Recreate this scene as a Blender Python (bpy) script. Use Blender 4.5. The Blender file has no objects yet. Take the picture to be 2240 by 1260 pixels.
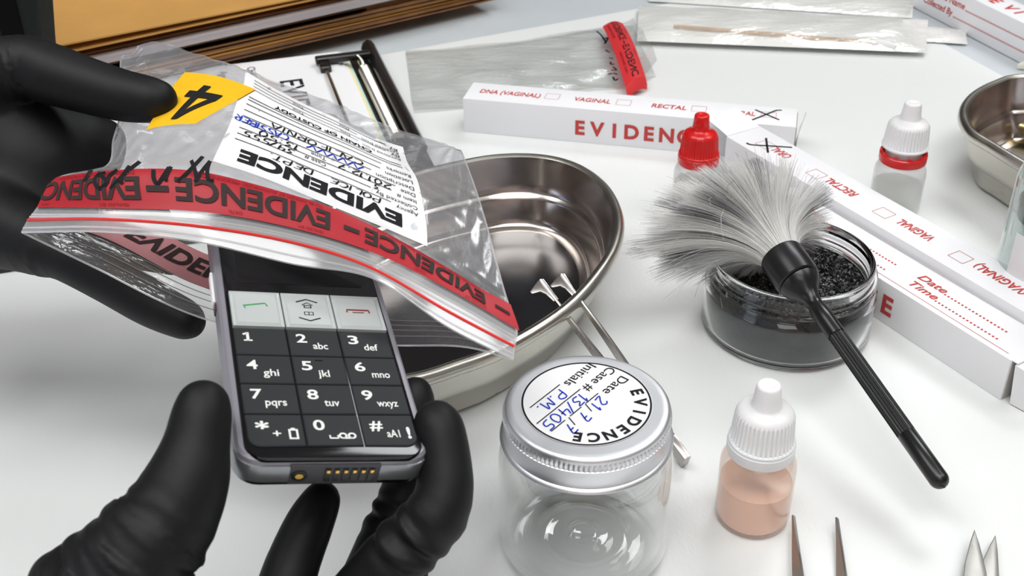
import bpy, bmesh, math, random
import numpy as np
from mathutils import Vector, Matrix
import openvdb

random.seed(7)
RNG = np.random.default_rng(11)
C = bpy.context.scene.collection
SC = bpy.context.scene
PI = math.pi

# ------------------------------------------------------------------ camera
F_PX, PITCH, ROLL, CAM_H = 2489.0, 33.5, -1.0, 0.33
_th, _ro = math.radians(PITCH), math.radians(ROLL)
_f = np.array([0, math.cos(_th), -math.sin(_th)])
_r0 = np.array([1.0, 0, 0]); _u0 = np.cross(_r0, _f)
CR = _r0 * math.cos(_ro) + _u0 * math.sin(_ro)
CU = -_r0 * math.sin(_ro) + _u0 * math.cos(_ro)
CP = np.array([0, 0, CAM_H])
cam_data = bpy.data.cameras.new('camera')
cam_data.sensor_width = 36.0
cam_data.lens = F_PX / 2240.0 * 36.0
cam_data.clip_start = 0.01
cam_data.dof.use_dof = True
cam_data.dof.focus_distance = 0.47
cam_data.dof.aperture_fstop = 26.0
cam = bpy.data.objects.new('camera', cam_data)
C.objects.link(cam)
M = Matrix.Identity(4)
for i in range(3):
    M[i][0] = CR[i]; M[i][1] = CU[i]; M[i][2] = -_f[i]; M[i][3] = CP[i]
cam.matrix_world = M
SC.camera = cam

# ------------------------------------------------------------------ world, exposure, lights
SC.view_settings.view_transform = 'Standard'
SC.view_settings.look = 'None'
SC.view_settings.gamma = 1.0
SC.view_settings.use_curve_mapping = False
SC.view_settings.exposure = -0.10
world = bpy.data.worlds.new('world'); SC.world = world; world.use_nodes = True
world.node_tree.nodes['Background'].inputs[0].default_value = (0.75, 0.82, 0.9, 1)
world.node_tree.nodes['Background'].inputs[1].default_value = 0.3

CEIL = 1.75
def area_lamp(name, loc, sx, sy, watts, col, target):
    l = bpy.data.lights.new(name, 'AREA'); l.shape = 'RECTANGLE'; l.size = sx; l.size_y = sy
    l.energy = watts; l.color = col
    o = bpy.data.objects.new(name, l); C.objects.link(o); o.location = loc
    d = Vector(target) - Vector(loc)
    o.rotation_euler = d.to_track_quat('-Z', 'Y').to_euler()
    return o
PANELS = [((0.0, -0.15), 1.2, 0.8, 10.0), ((-1.00, 0.45), 1.0, 0.8, 4.0), ((1.35, 0.45), 1.0, 0.8, 4.5), ((0.90, 1.75), 0.8, 0.6, 14.0), ((0.0, -1.20), 1.2, 0.5, 2.0)]
for (px_, py_), sx_, sy_, w_ in PANELS:
    area_lamp('panel_lamp', (px_, py_, CEIL - 0.03), sx_, sy_, w_, (0.945, 0.98, 1.0), (px_, py_, 0))

area_lamp('added_side_fill', (-2.24, -0.45, 0.62), 1.5, 1.0, 6.0, (0.93, 0.94, 1.0), (0.0, 0.35, 0.0))  # added low-angle fill from the left, to lift the shadows

# ------------------------------------------------------------------ pixel <-> place helpers (photo is 2240x1260)
def ray(x, y):
    return _f + CR * ((x - 1120.0) / F_PX) + CU * ((630.0 - y) / F_PX)
def at(x, y, z=0.0):
    d = ray(x, y); return CP + d * ((z - CAM_H) / d[2])
def dep(x, y, D):
    return CP + ray(x, y) * D
def proj(P):
    v = np.asarray(P, float) - CP; d = v @ _f
    return np.stack([1120 + F_PX * (v @ CR) / d, 630 - F_PX * (v @ CU) / d], -1)
def unit(v):
    v = np.asarray(v, float); return v / np.linalg.norm(v)

# ------------------------------------------------------------------ object helpers
ORG = {}
class MB:
    """collects shapes for ONE mesh object"""
    def __init__(s): s.V = []; s.F = []; s.MI = []; s.SM = []
    def add(s, V, F, mi=0, sm=True):
        o = len(s.V); s.V += [tuple(map(float, v)) for v in V]
        s.F += [tuple(int(i) + o for i in f) for f in F]
        s.MI += [mi] * len(F); s.SM += [sm] * len(F); return s
    def join(s, sh, mi=0, sm=True): return s.add(sh[0], sh[1], mi, sm)
    def build(s, name, mats, parent=None, sharp=35, org=None):
        org = np.array(ORG[parent.name] if parent else (org if org is not None else (0, 0, 0)), float)
        me = bpy.data.meshes.new(name)
        me.from_pydata([tuple(np.array(v) - org) for v in s.V], [], s.F)
        for m in (mats if isinstance(mats, (list, tuple)) else [mats]): me.materials.append(m)
        me.polygons.foreach_set('material_index', s.MI)
        me.polygons.foreach_set('use_smooth', s.SM)
        me.update()
        if sharp: me.set_sharp_from_angle(angle=math.radians(sharp))
        o = bpy.data.objects.new(name, me); C.objects.link(o)
        if parent: o.parent = parent
        else: o.location = org
        ORG[o.name] = org
        return o
def tag(o, label=None, cat=None, group=None, kind=None):
    if label: o['label'] = label
    if cat: o['category'] = cat
    if group: o['group'] = group
    if kind: o['kind'] = kind
    return o
def thing(name, loc, label, cat, group=None):
    o = bpy.data.objects.new(name, None); C.objects.link(o); o.empty_display_size = 0.02
    o.location = tuple(loc); ORG[o.name] = np.array(loc, float)
    return tag(o, label, cat, group)

# ------------------------------------------------------------------ shapes (all return verts, faces)
def bm_out(bm):
    bm.verts.ensure_lookup_table(); bm.verts.index_update()
    r = ([tuple(v.co) for v in bm.verts], [[v.index for v in f.verts] for f in bm.faces]); bm.free(); return r
def xf(sh, o, ex, ey, ez):
    Mx = np.array([ex, ey, ez], float); return (np.array(sh[0]) @ Mx + np.array(o), sh[1])
def box(x0, x1, y0, y1, z0, z1, bev=0.0, seg=2):
    bm = bmesh.new(); bmesh.ops.create_cube(bm, size=1)
    for v in bm.verts:
        v.co = Vector((x0 + (v.co.x + .5) * (x1 - x0), y0 + (v.co.y + .5) * (y1 - y0), z0 + (v.co.z + .5) * (z1 - z0)))
    if bev: bmesh.ops.bevel(bm, geom=bm.edges[:], offset=bev, segments=seg, affect='EDGES', profile=0.6)
    return bm_out(bm)
def prism(outline, z0, z1, bev=0.0, seg=2):
    bm = bmesh.new(); vs = [bm.verts.new((p[0], p[1], z0)) for p in outline]
    f = bm.faces.new(vs); r = bmesh.ops.extrude_face_region(bm, geom=[f])
    for g in r['geom']:
        if isinstance(g, bmesh.types.BMVert): g.co.z = z1
    bmesh.ops.recalc_face_normals(bm, faces=bm.faces[:])
    if bev:
        es = [e for e in bm.edges if abs(e.verts[0].co.z - e.verts[1].co.z) < 1e-9]
        bmesh.ops.bevel(bm, geom=es, offset=bev, segments=seg, affect='EDGES', profile=0.6)
    return bm_out(bm)
def rrect(x0, x1, y0, y1, r, n=6):
    o = []
    for cx, cy, a in ((x1 - r, y1 - r, 0), (x0 + r, y1 - r, 90), (x0 + r, y0 + r, 180), (x1 - r, y0 + r, 270)):
        for k in range(n + 1):
            t = math.radians(a + 90 * k / n); o.append((cx + r * math.cos(t), cy + r * math.sin(t)))
    return o
def lathe(prof, n=64, c=(0, 0, 0), mod=None):
    """profile [(r,z)...] about z; mod(r,z,angle)->r"""
    V = []; Fc = []; m = len(prof)
    for k in range(n):
        a = 2 * PI * k / n
        for r, z in prof:
            rr = mod(r, z, a) if mod else r
            V.append((c[0] + rr * math.cos(a), c[1] + rr * math.sin(a), c[2] + z))
    for k in range(n):
        k2 = (k + 1) % n
        for j in range(m - 1):
            q = [k * m + j, k2 * m + j, k2 * m + j + 1, k * m + j + 1]
            if prof[j][0] < 1e-9: q = [q[0], q[2], q[3]]
            elif prof[j + 1][0] < 1e-9: q = [q[0], q[1], q[2]]
            Fc.append(q)
    return V, Fc
def loft(rings, closed=True, cap0=False, cap1=False):
    n = len(rings[0]); V = [tuple(p) for r in rings for p in r]; Fc = []
    for j in range(len(rings) - 1):
        for i in range(n if closed else n - 1):
            i2 = (i + 1) % n
            Fc.append([j * n + i, j * n + i2, (j + 1) * n + i2, (j + 1) * n + i])
    if cap0: Fc.append(list(range(n))[::-1])
    if cap1: Fc.append([(len(rings) - 1) * n + i for i in range(n)])
    return V, Fc
def tube(path, rad, n=8, cap=True):
    P = np.array(path, float); m = len(P); R = np.full(m, rad) if np.isscalar(rad) else np.array(rad)
    T = np.gradient(P, axis=0); T /= np.linalg.norm(T, axis=1)[:, None] + 1e-12
    up = np.array([0, 0, 1.0]) if abs(T[0][2]) < .9 else np.array([1.0, 0, 0])
    rings = []; a = unit(np.cross(T[0], up))
    for i in range(m):
        a = unit(a - T[i] * (a @ T[i])); b = np.cross(T[i], a)
        rings.append([P[i] + R[i] * (a * math.cos(2 * PI * k / n) + b * math.sin(2 * PI * k / n)) for k in range(n)])
    return loft(rings, True, cap, cap)
def sheet_grid(P, thick=0.0):
    """grid of points (a,b,3) as a surface"""
    P = np.asarray(P); a, b = P.shape[:2]
    V = P.reshape(-1, 3); Fc = [[i * b + j, i * b + j + 1, (i + 1) * b + j + 1, (i + 1) * b + j] for i in range(a - 1) for j in range(b - 1)]
    return V, Fc
def crom(P, n, closed=False):
    P = np.array(P, float); m = len(P); out = []
    segs = m if closed else m - 1
    for i in range(segs):
        g = lambda k: P[k % m] if closed else P[min(max(k, 0), m - 1)]
        p0, p1, p2, p3 = g(i - 1), g(i), g(i + 1), g(i + 2)
        if not closed and i == 0: p0 = 2 * p1 - p2
        if not closed and i == m - 2: p3 = 2 * p2 - p1
        for k in range(n):
            t = k / n
            out.append(.5 * (2 * p1 + (p2 - p0) * t + (2 * p0 - 5 * p1 + 4 * p2 - p3) * t * t + (3 * p1 - p0 - 3 * p2 + p3) * t ** 3))
    if not closed: out.append(P[-1])
    return np.array(out)

# ------------------------------------------------------------------ lettering
_tc = {}
def text2d(s, h, width=None, bold=0.0, shear=0.0, spacing=1.0, maxedge=None):
    """flat letters: baseline at 0, capitals h high, starting at x=0; returns (N,2), faces"""
    key = (s, bold, shear, spacing)
    if key not in _tc:
        cu = bpy.data.curves.new('t', 'FONT'); cu.body = s; cu.size = 1.0; cu.offset = bold; cu.shear = shear
        cu.space_character = spacing; cu.resolution_u = 4; cu.fill_mode = 'FRONT'
        ob = bpy.data.objects.new('t', cu); C.objects.link(ob)
        dg = bpy.context.evaluated_depsgraph_get(); dg.update()
        me = bpy.data.meshes.new_from_object(ob.evaluated_get(dg))
        V = np.array([v.co[:2] for v in me.vertices]) if len(me.vertices) else np.zeros((0, 2))
        Fc = [list(p.vertices) for p in me.polygons]
        bpy.data.objects.remove(ob); bpy.data.curves.remove(cu); bpy.data.meshes.remove(me)
        _tc[key] = (V, Fc)
    V, Fc = _tc[key]
    V = V.copy()
    if not len(V): return V, Fc
    sc = h / 0.73
    V[:, 0] -= V[:, 0].min(); V *= sc
    if width: V[:, 0] *= width / V[:, 0].max()
    return V, Fc
def refine(V, Fc, maxe):
    """split long edges so letters can follow a curved surface"""
    bm = bmesh.new(); vs = [bm.verts.new((v[0], v[1], 0)) for v in V]
    for f in Fc:
        try: bm.faces.new([vs[i] for i in f])
        except ValueError: pass
    for _ in range(5):
        es = [e for e in bm.edges if e.calc_length() > maxe]
        if not es: break
        bmesh.ops.subdivide_edges(bm, edges=es, cuts=1)
        bmesh.ops.triangulate(bm, faces=bm.faces[:])
    v, f = bm_out(bm); return np.array(v)[:, :2], f
def put(mb, sh, fn, mi, up=None):
    """place flat shape through fn((N,2))->(N,3); keep faces turned to 'up'"""
    V, Fc = sh
    if not len(V): return
    P = np.array(fn(np.asarray(V)))
    if up is not None and Fc:
        f = Fc[0]; n = np.zeros(3)
        for f in Fc[:6]: n += np.cross(P[f[1]] - P[f[0]], P[f[2]] - P[f[0]])
        if n @ np.asarray(up) < 0: Fc = [list(f)[::-1] for f in Fc]
    mb.add(P, Fc, mi, False)
def plane_fn(o, ex, ey, lift=0.0002):
    o, ex, ey = (np.asarray(a, float) for a in (o, ex, ey)); n = unit(np.cross(ex, ey))
    return lambda q: o + q[:, :1] * ex + q[:, 1:2] * ey + n * lift
def ribbon2d(pts, w):
    P = np.array(pts, float); T = np.gradient(P, axis=0); T /= np.linalg.norm(T, axis=1)[:, None] + 1e-12
    N = np.stack([-T[:, 1], T[:, 0]], 1) * w / 2
    V = np.concatenate([P + N, P - N]); n = len(P)
    return V, [[i, i + 1, n + i + 1, n + i] for i in range(n - 1)]
def shift(sh, dx, dy, sx=1, sy=1): 
    V = np.array(sh[0], float)
    if not len(V): return sh
    return np.stack([V[:, 0] * sx + dx, V[:, 1] * sy + dy], 1), sh[1]
def rect2d(x0, x1, y0, y1): return np.array([(x0, y0), (x1, y0), (x1, y1), (x0, y1)], float), [[0, 1, 2, 3]]
def frame2d(x0, x1, y0, y1, w):
    V = np.array([(x0, y0), (x1, y0), (x1, y1), (x0, y1), (x0 + w, y0 + w), (x1 - w, y0 + w), (x1 - w, y1 - w), (x0 + w, y1 - w)], float)
    return V, [[0, 1, 5, 4], [1, 2, 6, 5], [2, 3, 7, 6], [3, 0, 4, 7]]
HAND = {  # pen strokes on a 0..1 box
 'A': [[(0, 0), (.35, 1), (.7, 0)], [(.15, .4), (.6, .4)]], 'B': [[(0, 0), (0, 1), (.5, .85), (.45, .6), (0, .5), (.55, .35), (.5, .05), (0, 0)]],
 'C': [[(.6, .9), (.3, 1), (0, .6), (.05, .2), (.3, 0), (.65, .1)]], 'D': [[(0, 0), (0, 1), (.45, .85), (.6, .5), (.45, .1), (0, 0)]],
 'E': [[(.55, .95), (.1, .9), (.05, .55), (.4, .5), (.05, .45), (0, .05), (.6, 0)]], 'F': [[(.6, 1), (0, .95), (0, 0)], [(0, .5), (.4, .5)]],
 'I': [[(.1, 1), (.1, 0)]], 'L': [[(.05, 1), (0, 0), (.5, .05)]], 'M': [[(0, 0), (.1, 1), (.35, .4), (.6, 1), (.7, 0)]],
 'N': [[(0, 0), (.05, 1), (.5, 0), (.55, 1)]], 'O': [[(.3, 1), (0, .6), (.1, .1), (.4, 0), (.6, .4), (.5, .9), (.3, 1)]],
 'P': [[(.05, 0), (.1, 1), (.55, .9), (.5, .55), (.08, .45)]], 'R': [[(0, 0), (.05, 1), (.5, .9), (.45, .55), (.05, .5), (.55, 0)]],
 'S': [[(.55, .95), (.2, 1), (.05, .75), (.5, .4), (.4, .05), (0, .05)]], 'T': [[(0, 1), (.6, .95)], [(.3, 1), (.25, 0)]],
 '0': [[(.3, 1), (0, .6), (.1, .1), (.4, 0), (.55, .4), (.45, .9), (.3, 1)]], '1': [[(.1, .75), (.25, 1), (.2, 0)]],
 '2': [[(0, .8), (.2, 1), (.5, .8), (.3, .4), (0, 0), (.55, .05)]], '3': [[(0, .95), (.5, .95), (.2, .6), (.5, .35), (.35, .02), (0, .05)]],
 '4': [[(.1, 1), (0, .45), (.55, .5)], [(.45, .9), (.4, 0)]], '5': [[(.55, 1), (.1, .95), (.08, .6), (.45, .5), (.4, .1), (0, 0)]],
 '7': [[(0, 1), (.55, 1), (.2, 0)], [(.1, .5), (.5, .55)]], '8': [[(.3, .5), (.05, .8), (.3, 1), (.5, .8), (.1, .25), (.3, 0), (.5, .25), (.3, .5)]],
 '/': [[(.45, 1.05), (0, -.1)]], '.': [[(.05, 0), (.1, .06), (.15, .02)]], ':': [[(.1, .2), (.15, .26), (.18, .22)], [(.1, .7), (.15, .76), (.18, .72)]],
 '?': [[(.1, .9), (.4, .8), (.2, .4), (.5, .1)]]}
def hand2d(s, h, w, pen):
    """handwriting h high fitted to width w"""
    V = []; Fc = []; x = 0.0; adv = []
    rr = random.Random(len(s) * 31 + 5)
    for ch in s:
        if ch == ' ': x += .45; continue
        for st in HAND[ch]:
            p = np.array(st) + np.array([x, rr.uniform(-.06, .06)])
            p[:, 0] += p[:, 1] * .12
            adv.append(p)
        x += {'.': .3, ':': .4, 'I': .35, '1': .42, '/': .5, 'M': .9}.get(ch, .78)
    for p in adv:
        q = p * np.array([w / x, h]); q = crom(q, 4)
        v, f = ribbon2d(q, pen); o = len(V); V += list(v); Fc += [[i + o for i in ff] for ff in f]
    return np.array(V), Fc

# ------------------------------------------------------------------ materials
def nm(name):
    m = bpy.data.materials.new(name); m.use_nodes = True
    return m, m.node_tree, m.node_tree.nodes['Principled BSDF']
def bump_noise(nt, bsdf, scale, strength, dist=0.001, detail=4, stretch=None, kind='noise', rough=.6):
    tc = nt.nodes.new('ShaderNodeTexCoord'); src = tc.outputs['Object']
    if stretch:
        mp = nt.nodes.new('ShaderNodeMapping'); mp.inputs['Scale'].default_value = stretch[0:3]
        if len(stretch) > 3: mp.inputs['Rotation'].default_value = (0, 0, stretch[3])
        nt.links.new(src, mp.inputs[0]); src = mp.outputs[0]
    n = nt.nodes.new('ShaderNodeTexNoise'); n.inputs['Scale'].default_value = scale; n.inputs['Detail'].default_value = detail
    n.inputs['Roughness'].default_value = rough
    nt.links.new(src, n.inputs['Vector'])
    b = nt.nodes.new('ShaderNodeBump'); b.inputs['Strength'].default_value = strength; b.inputs['Distance'].default_value = dist
    nt.links.new(n.outputs['Fac'], b.inputs['Height'])
    if bsdf is not None: nt.links.new(b.outputs[0], bsdf.inputs['Normal'])
    return n, b
def pbr(name, col, rough=.5, metal=0.0, spec=.5, bump=None, var=None, coat=0, trans=0, sub=0):
    m, nt, b = nm(name)
    b.inputs['Base Color'].default_value = (*col, 1); b.inputs['Roughness'].default_value = rough
    b.inputs['Metallic'].default_value = metal; b.inputs['Specular IOR Level'].default_value = spec
    b.inputs['Coat Weight'].default_value = coat; b.inputs['Coat Roughness'].default_value = .1
    b.inputs['Transmission Weight'].default_value = trans
    if sub: b.inputs['Subsurface Weight'].default_value = sub; b.inputs['Subsurface Scale'].default_value = .003
    if bump: bump_noise(nt, b, *bump)
    if var:
        tc = nt.nodes.new('ShaderNodeTexCoord'); n = nt.nodes.new('ShaderNodeTexNoise'); n.inputs['Scale'].default_value = var[0]
        n.inputs['Detail'].default_value = 5
        r = nt.nodes.new('ShaderNodeValToRGB'); r.color_ramp.elements[0].position = .3; r.color_ramp.elements[1].position = .7
        r.color_ramp.elements[0].color = (*[c * (1 - var[1]) for c in col], 1); r.color_ramp.elements[1].color = (*[min(1, c * (1 + var[1])) for c in col], 1)
        nt.links.new(tc.outputs['Object'], n.inputs['Vector']); nt.links.new(n.outputs['Fac'], r.inputs[0]); nt.links.new(r.outputs[0], b.inputs['Base Color'])
    return m
def steel(name, col=(.60, .58, .55), rough=.2, stretch=None, bs=.06):
    m, nt, b = nm(name); b.inputs['Base Color'].default_value = (*col, 1); b.inputs['Metallic'].default_value = 1
    b.inputs['Roughness'].default_value = rough
    n, bp = bump_noise(nt, b, 900, bs, .0004, 3, stretch)
    tc = nt.nodes.new('ShaderNodeTexCoord'); n2 = nt.nodes.new('ShaderNodeTexNoise'); n2.inputs['Scale'].default_value = 45; n2.inputs['Detail'].default_value = 6
    mr = nt.nodes.new('ShaderNodeMapRange'); mr.inputs['To Min'].default_value = rough * .75; mr.inputs['To Max'].default_value = rough * 1.35
    nt.links.new(tc.outputs['Object'], n2.inputs['Vector']); nt.links.new(n2.outputs['Fac'], mr.inputs['Value']); nt.links.new(mr.outputs[0], b.inputs['Roughness'])
    return m
def clear(name, tint=(1, 1, 1), f0=.04, f1=.75, rough=.03, milk=0.0, milkcol=(.9, .9, .9), bump=None, power=2.5):
    """thin clear plastic or glass: see-through, shiny at grazing angles, optionally milky"""
    m = bpy.data.materials.new(name); m.use_nodes = True; nt = m.node_tree; nt.nodes.clear()
    out = nt.nodes.new('ShaderNodeOutputMaterial'); tr = nt.nodes.new('ShaderNodeBsdfTransparent'); tr.inputs[0].default_value = (*tint, 1)
    gl = nt.nodes.new('ShaderNodeBsdfAnisotropic'); gl.inputs['Roughness'].default_value = rough; gl.inputs['Color'].default_value = (1, 1, 1, 1)
    lw = nt.nodes.new('ShaderNodeLayerWeight'); pw = nt.nodes.new('ShaderNodeMath'); pw.operation = 'POWER'; pw.inputs[1].default_value = power
    nt.links.new(lw.outputs['Facing'], pw.inputs[0])
    mr = nt.nodes.new('ShaderNodeMapRange'); mr.inputs['To Min'].default_value = f0; mr.inputs['To Max'].default_value = f1
    nt.links.new(pw.outputs[0], mr.inputs['Value'])
    mx = nt.nodes.new('ShaderNodeMixShader'); nt.links.new(mr.outputs[0], mx.inputs[0]); nt.links.new(gl.outputs[0], mx.inputs[2])
    if milk:
        df = nt.nodes.new('ShaderNodeBsdfDiffuse'); df.inputs[0].default_value = (*milkcol, 1)
        tl = nt.nodes.new('ShaderNodeBsdfTranslucent'); tl.inputs[0].default_value = (*milkcol, 1)
        m1 = nt.nodes.new('ShaderNodeMixShader'); m1.inputs[0].default_value = .5; nt.links.new(df.outputs[0], m1.inputs[1]); nt.links.new(tl.outputs[0], m1.inputs[2])
        m2 = nt.nodes.new('ShaderNodeMixShader'); m2.inputs[0].default_value = milk; nt.links.new(tr.outputs[0], m2.inputs[1]); nt.links.new(m1.outputs[0], m2.inputs[2])
        nt.links.new(m2.outputs[0], mx.inputs[1])
    else: nt.links.new(tr.outputs[0], mx.inputs[1])
    nt.links.new(mx.outputs[0], out.inputs['Surface'])
    if bump:
        n, b = bump_noise(nt, None, *bump)
        nt.links.new(b.outputs[0], gl.inputs['Normal']); nt.links.new(b.outputs[0], lw.inputs['Normal'])
        if milk: nt.links.new(b.outputs[0], df.inputs['Normal'])
    return m

MAT = {}
MAT['mat_white'] = pbr('white_sheet', (.78, .795, .785), .42, spec=.4, bump=(420, .25, .0006, 3, (1, .35, 1, .5)))
MAT['table'] = pbr('grey_laminate', (.60, .645, .67), .35, var=(30, .03))
MAT['card'] = pbr('white_card', (.88, .88, .90), .5, spec=.3, bump=(700, .06, .0004, 3))
MAT['card_side'] = MAT['card']
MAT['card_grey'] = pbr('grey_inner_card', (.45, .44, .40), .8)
MAT['red_ink'] = pbr('red_ink', (.58, .075, .068), .8, spec=.12)
MAT['pale_red_ink'] = pbr('pale_red_line', (.62, .25, .24), .8, spec=.12)
MAT['black_ink'] = pbr('black_ink', (.018, .018, .02), .8, spec=.12)
MAT['grey_ink'] = pbr('grey_ink', (.10, .09, .095), .8, spec=.12)
MAT['blue_ink'] = pbr('blue_ink', (.02, .05, .45), .8, spec=.12)
MAT['steel'] = steel('brushed_steel', (.60, .555, .52), .19, (1, 1, .15), .03)
MAT['steel_outer'] = steel('satin_steel', (.62, .60, .54), .28, (1, 1, .1))
MAT['steel_tool'] = steel('tool_steel', (.47, .44, .42), .28)
MAT['steel_blade'] = steel('blade_steel', (.34, .33, .31), .36)
MAT['port_dark'] = pbr('dark_port_plastic', (.055, .055, .065), .4)
MAT['steel_floor'] = steel('dish_floor_dark_reflection', (.20, .20, .205), .17, None, .02)  # dish steel darkened in colour, standing in for the dark room it mirrors
MAT['alu'] = steel('brushed_aluminium', (.80, .81, .84), .42)
MAT['glove'] = pbr('black_nitrile', (.0045, .0045, .0052), .56, spec=.32, bump=(1500, .12, .0004, 2))
MAT['film'] = clear('clear_bag_film', (.93, .94, .95), .04, .38, .2, .28, (.66, .66, .69), bump=(80, .42, .0016, 6, (1, .22, 1, .6)), power=1.7)
MAT['film_inner'] = clear('clear_bag_back_film', (.95, .95, .96), .05, .5, .10, .10, (.85, .84, .85), bump=(70, .8, .002, 5, (.3, 1, 1, .2)), power=1.6)
MAT['film_flat'] = clear('flat_bag_film', (.985, .99, .985), .05, .5, .14, .09, (.85, .86, .855), bump=(30, 1.0, .006, 6, (.22, 1, 1, .35)), power=1.6)
MAT['zip_white'] = clear('zip_ridge_plastic', (1, 1, 1), .10, .6, .15, .35, (.92, .92, .92))
MAT['zip_grey'] = pbr('zip_ridge_edge', (.30, .28, .28), .3)
MAT['zip_red'] = pbr('red_zip_line', (.72, .03, .025), .35)
MAT['tape'] = pbr('red_seal_tape', (.42, .017, .026), .45, spec=.35)
MAT['tape_bright'] = pbr('bright_red_tape', (.66, .035, .04), .5, spec=.3)
MAT['tape_back'] = pbr('pink_tape_seen_through', (.62, .27, .28), .6)
MAT['tape_ink'] = pbr('tape_black_print', (.05, .035, .035), .8, spec=.12)
MAT['tape_small'] = pbr('tape_dark_red_print', (.30, .02, .03), .8, spec=.12)
MAT['label'] = pbr('white_label', (.86, .86, .87), .5, spec=.3)
MAT['yellow'] = pbr('yellow_sticker', (.90, .50, .015), .5, spec=.3, var=(120, .04))
MAT['ph_black'] = pbr('gloss_black_plastic', (.006, .006, .007), .12, spec=.5)
MAT['ph_frame'] = pbr('grey_phone_frame', (.30, .29, .33), .36, metal=.3)
MAT['ph_metal'] = pbr('grey_metal_corner', (.30, .31, .33), .28, metal=.7)
MAT['key_dark'] = pbr('charcoal_key', (.026, .029, .031), .50, spec=.2, bump=(600, .05, .0003, 2))
MAT['key_silver'] = pbr('silver_key', (.62, .66, .65), .22, metal=.25, spec=.5)
MAT['key_print'] = pbr('key_print_white', (.82, .85, .80), .5)
MAT['screen'] = pbr('dark_screen', (.012, .012, .013), .18)
MAT['gold'] = pbr('gold_contact', (.85, .55, .14), .25, metal=1)
MAT['green_ink'] = pbr('green_print', (.03, .30, .08), .4)
MAT['dkred_ink'] = pbr('dark_red_print', (.22, .03, .03), .4)
MAT['cap_white'] = pbr('white_cap_plastic', (.86, .86, .87), .3, spec=.5, sub=.15)
MAT['cap_red'] = pbr('red_cap_plastic', (.70, .012, .012), .22, spec=.5)
MAT['frost'] = clear('frosted_bottle', (.98, .98, .985), .05, .45, .22, .34, (.94, .945, .95), power=2.2)
MAT['frost_peach'] = clear('frosted_peach_bottle', (1.0, .93, .89), .05, .45, .2, .24, (.90, .78, .73), power=2.2)
MAT['liq_peach'] = pbr('peach_liquid', (.96, .70, .56), .25, sub=.4)
MAT['liq_grey'] = clear('pale_liquid', (.92, .93, .90), .05, .4, .1, .35, (.82, .83, .80))
MAT['glass'] = clear('clear_glass', (.985, .99, .985), .03, .85, .02, power=2.7)
m_, nt_, b_ = nm('thick_clear_plastic'); b_.inputs['Transmission Weight'].default_value = 1; b_.inputs['Roughness'].default_value = .015; b_.inputs['IOR'].default_value = 1.47; b_.inputs['Base Color'].default_value = (.97, .98, .98, 1); MAT['thick_clear'] = m_
MAT['glass_in'] = clear('clear_glass_base', (.98, .985, .98), .045, .8, .03, power=2.2)
MAT['glass_green'] = clear('greenish_glass', (.80, .88, .86), .06, .8, .03, .12, (.72, .82, .82), power=2.2)
MAT['powder'] = pbr('black_powder', (.010, .010, .011), .32, spec=.6)
MAT['powder_flake'] = pbr('shiny_powder_flake', (.20, .20, .205), .15, spec=.8)
MAT['powder_side'] = pbr('grey_dusted_powder', (.028, .030, .033), .36, spec=.4, bump=(2500, .5, .0004, 2), var=(260, .25))
MAT['br_black'] = pbr('black_brush_plastic', (.011, .011, .012), .27, spec=.5)
MAT['br_satin'] = pbr('satin_black_ferrule', (.02, .02, .022), .3, metal=.3)
MAT['manila'] = pbr('manila_paper', (.58, .31, .09), .75, spec=.2, bump=(500, .15, .0005, 3), var=(14, .10))
MAT['manila_brown'] = pbr('brown_folder', (.22, .10, .035), .7, var=(60, .2))
MAT['page_grey'] = pbr('grey_page_edges', (.50, .45, .46), .8, bump=(300, .4, .001, 2, (.02, .02, 8)))
MAT['page_white'] = pbr('white_paper', (.86, .86, .87), .6, spec=.25)
MAT['page_yellow'] = pbr('yellow_paper', (.86, .76, .42), .6)
MAT['page_cyan'] = pbr('pale_cyan_paper', (.60, .82, .80), .6)
MAT['case'] = pbr('dark_fabric', (.014, .017, .016), .8, spec=.2, bump=(900, .4, .0006, 3))
MAT['strap'] = pbr('black_webbing', (.003, .003, .003), .8, spec=.1)
MAT['clipblack'] = pbr('black_clip', (.010, .010, .011), .22)
MAT['clipmetal'] = steel('clip_metal', (.62, .58, .50), .22)
MAT['pouch'] = pbr('white_pouch_paper', (.93, .935, .915), .5)
MAT['pouch_film'] = clear('pouch_film', (1, 1, .995), .05, .6, .16, .15, (.98, .98, .965), bump=(55, .9, .003, 4, (.4, 1, 1)), power=1.6)
MAT['wood'] = pbr('pale_wood', (.66, .47, .32), .6, var=(80, .1))
MAT['cotton'] = pbr('cotton', (.88, .88, .88), .9, bump=(900, .6, .001, 3))
MAT['copper'] = pbr('copper', (.62, .30, .19), .28, metal=1)
MAT['brass'] = pbr('brass', (.55, .44, .22), .28, metal=1)
MAT['cream'] = pbr('cream_card', (.82, .80, .68), .6)
MAT['wall'] = pbr('wall_paint', (.22, .175, .15), .8)
MAT['front_wall'] = pbr('warm_wall_paint', (.58, .45, .40), .8)
MAT['dark_wall'] = pbr('dark_wall_paint', (.10, .085, .078), .8)
MAT['ceiling'] = pbr('ceiling_paint', (.70, .68, .66), .8)
MAT['floor'] = pbr('floor_vinyl', (.34, .32, .31), .5, var=(4, .1))
m_, nt_, b_ = nm('lamp_diffuser'); b_.inputs['Emission Color'].default_value = (1, .985, .965, 1); b_.inputs['Emission Strength'].default_value = 3.0; MAT['diffuser'] = m_
m_, nt_, b_ = nm('daylight_pane'); b_.inputs['Base Color'].default_value = (.1, .1, .1, 1); b_.inputs['Emission Color'].default_value = (.42, .55, .85, 1); b_.inputs['Emission Strength'].default_value = .8; MAT['pane'] = m_

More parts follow.
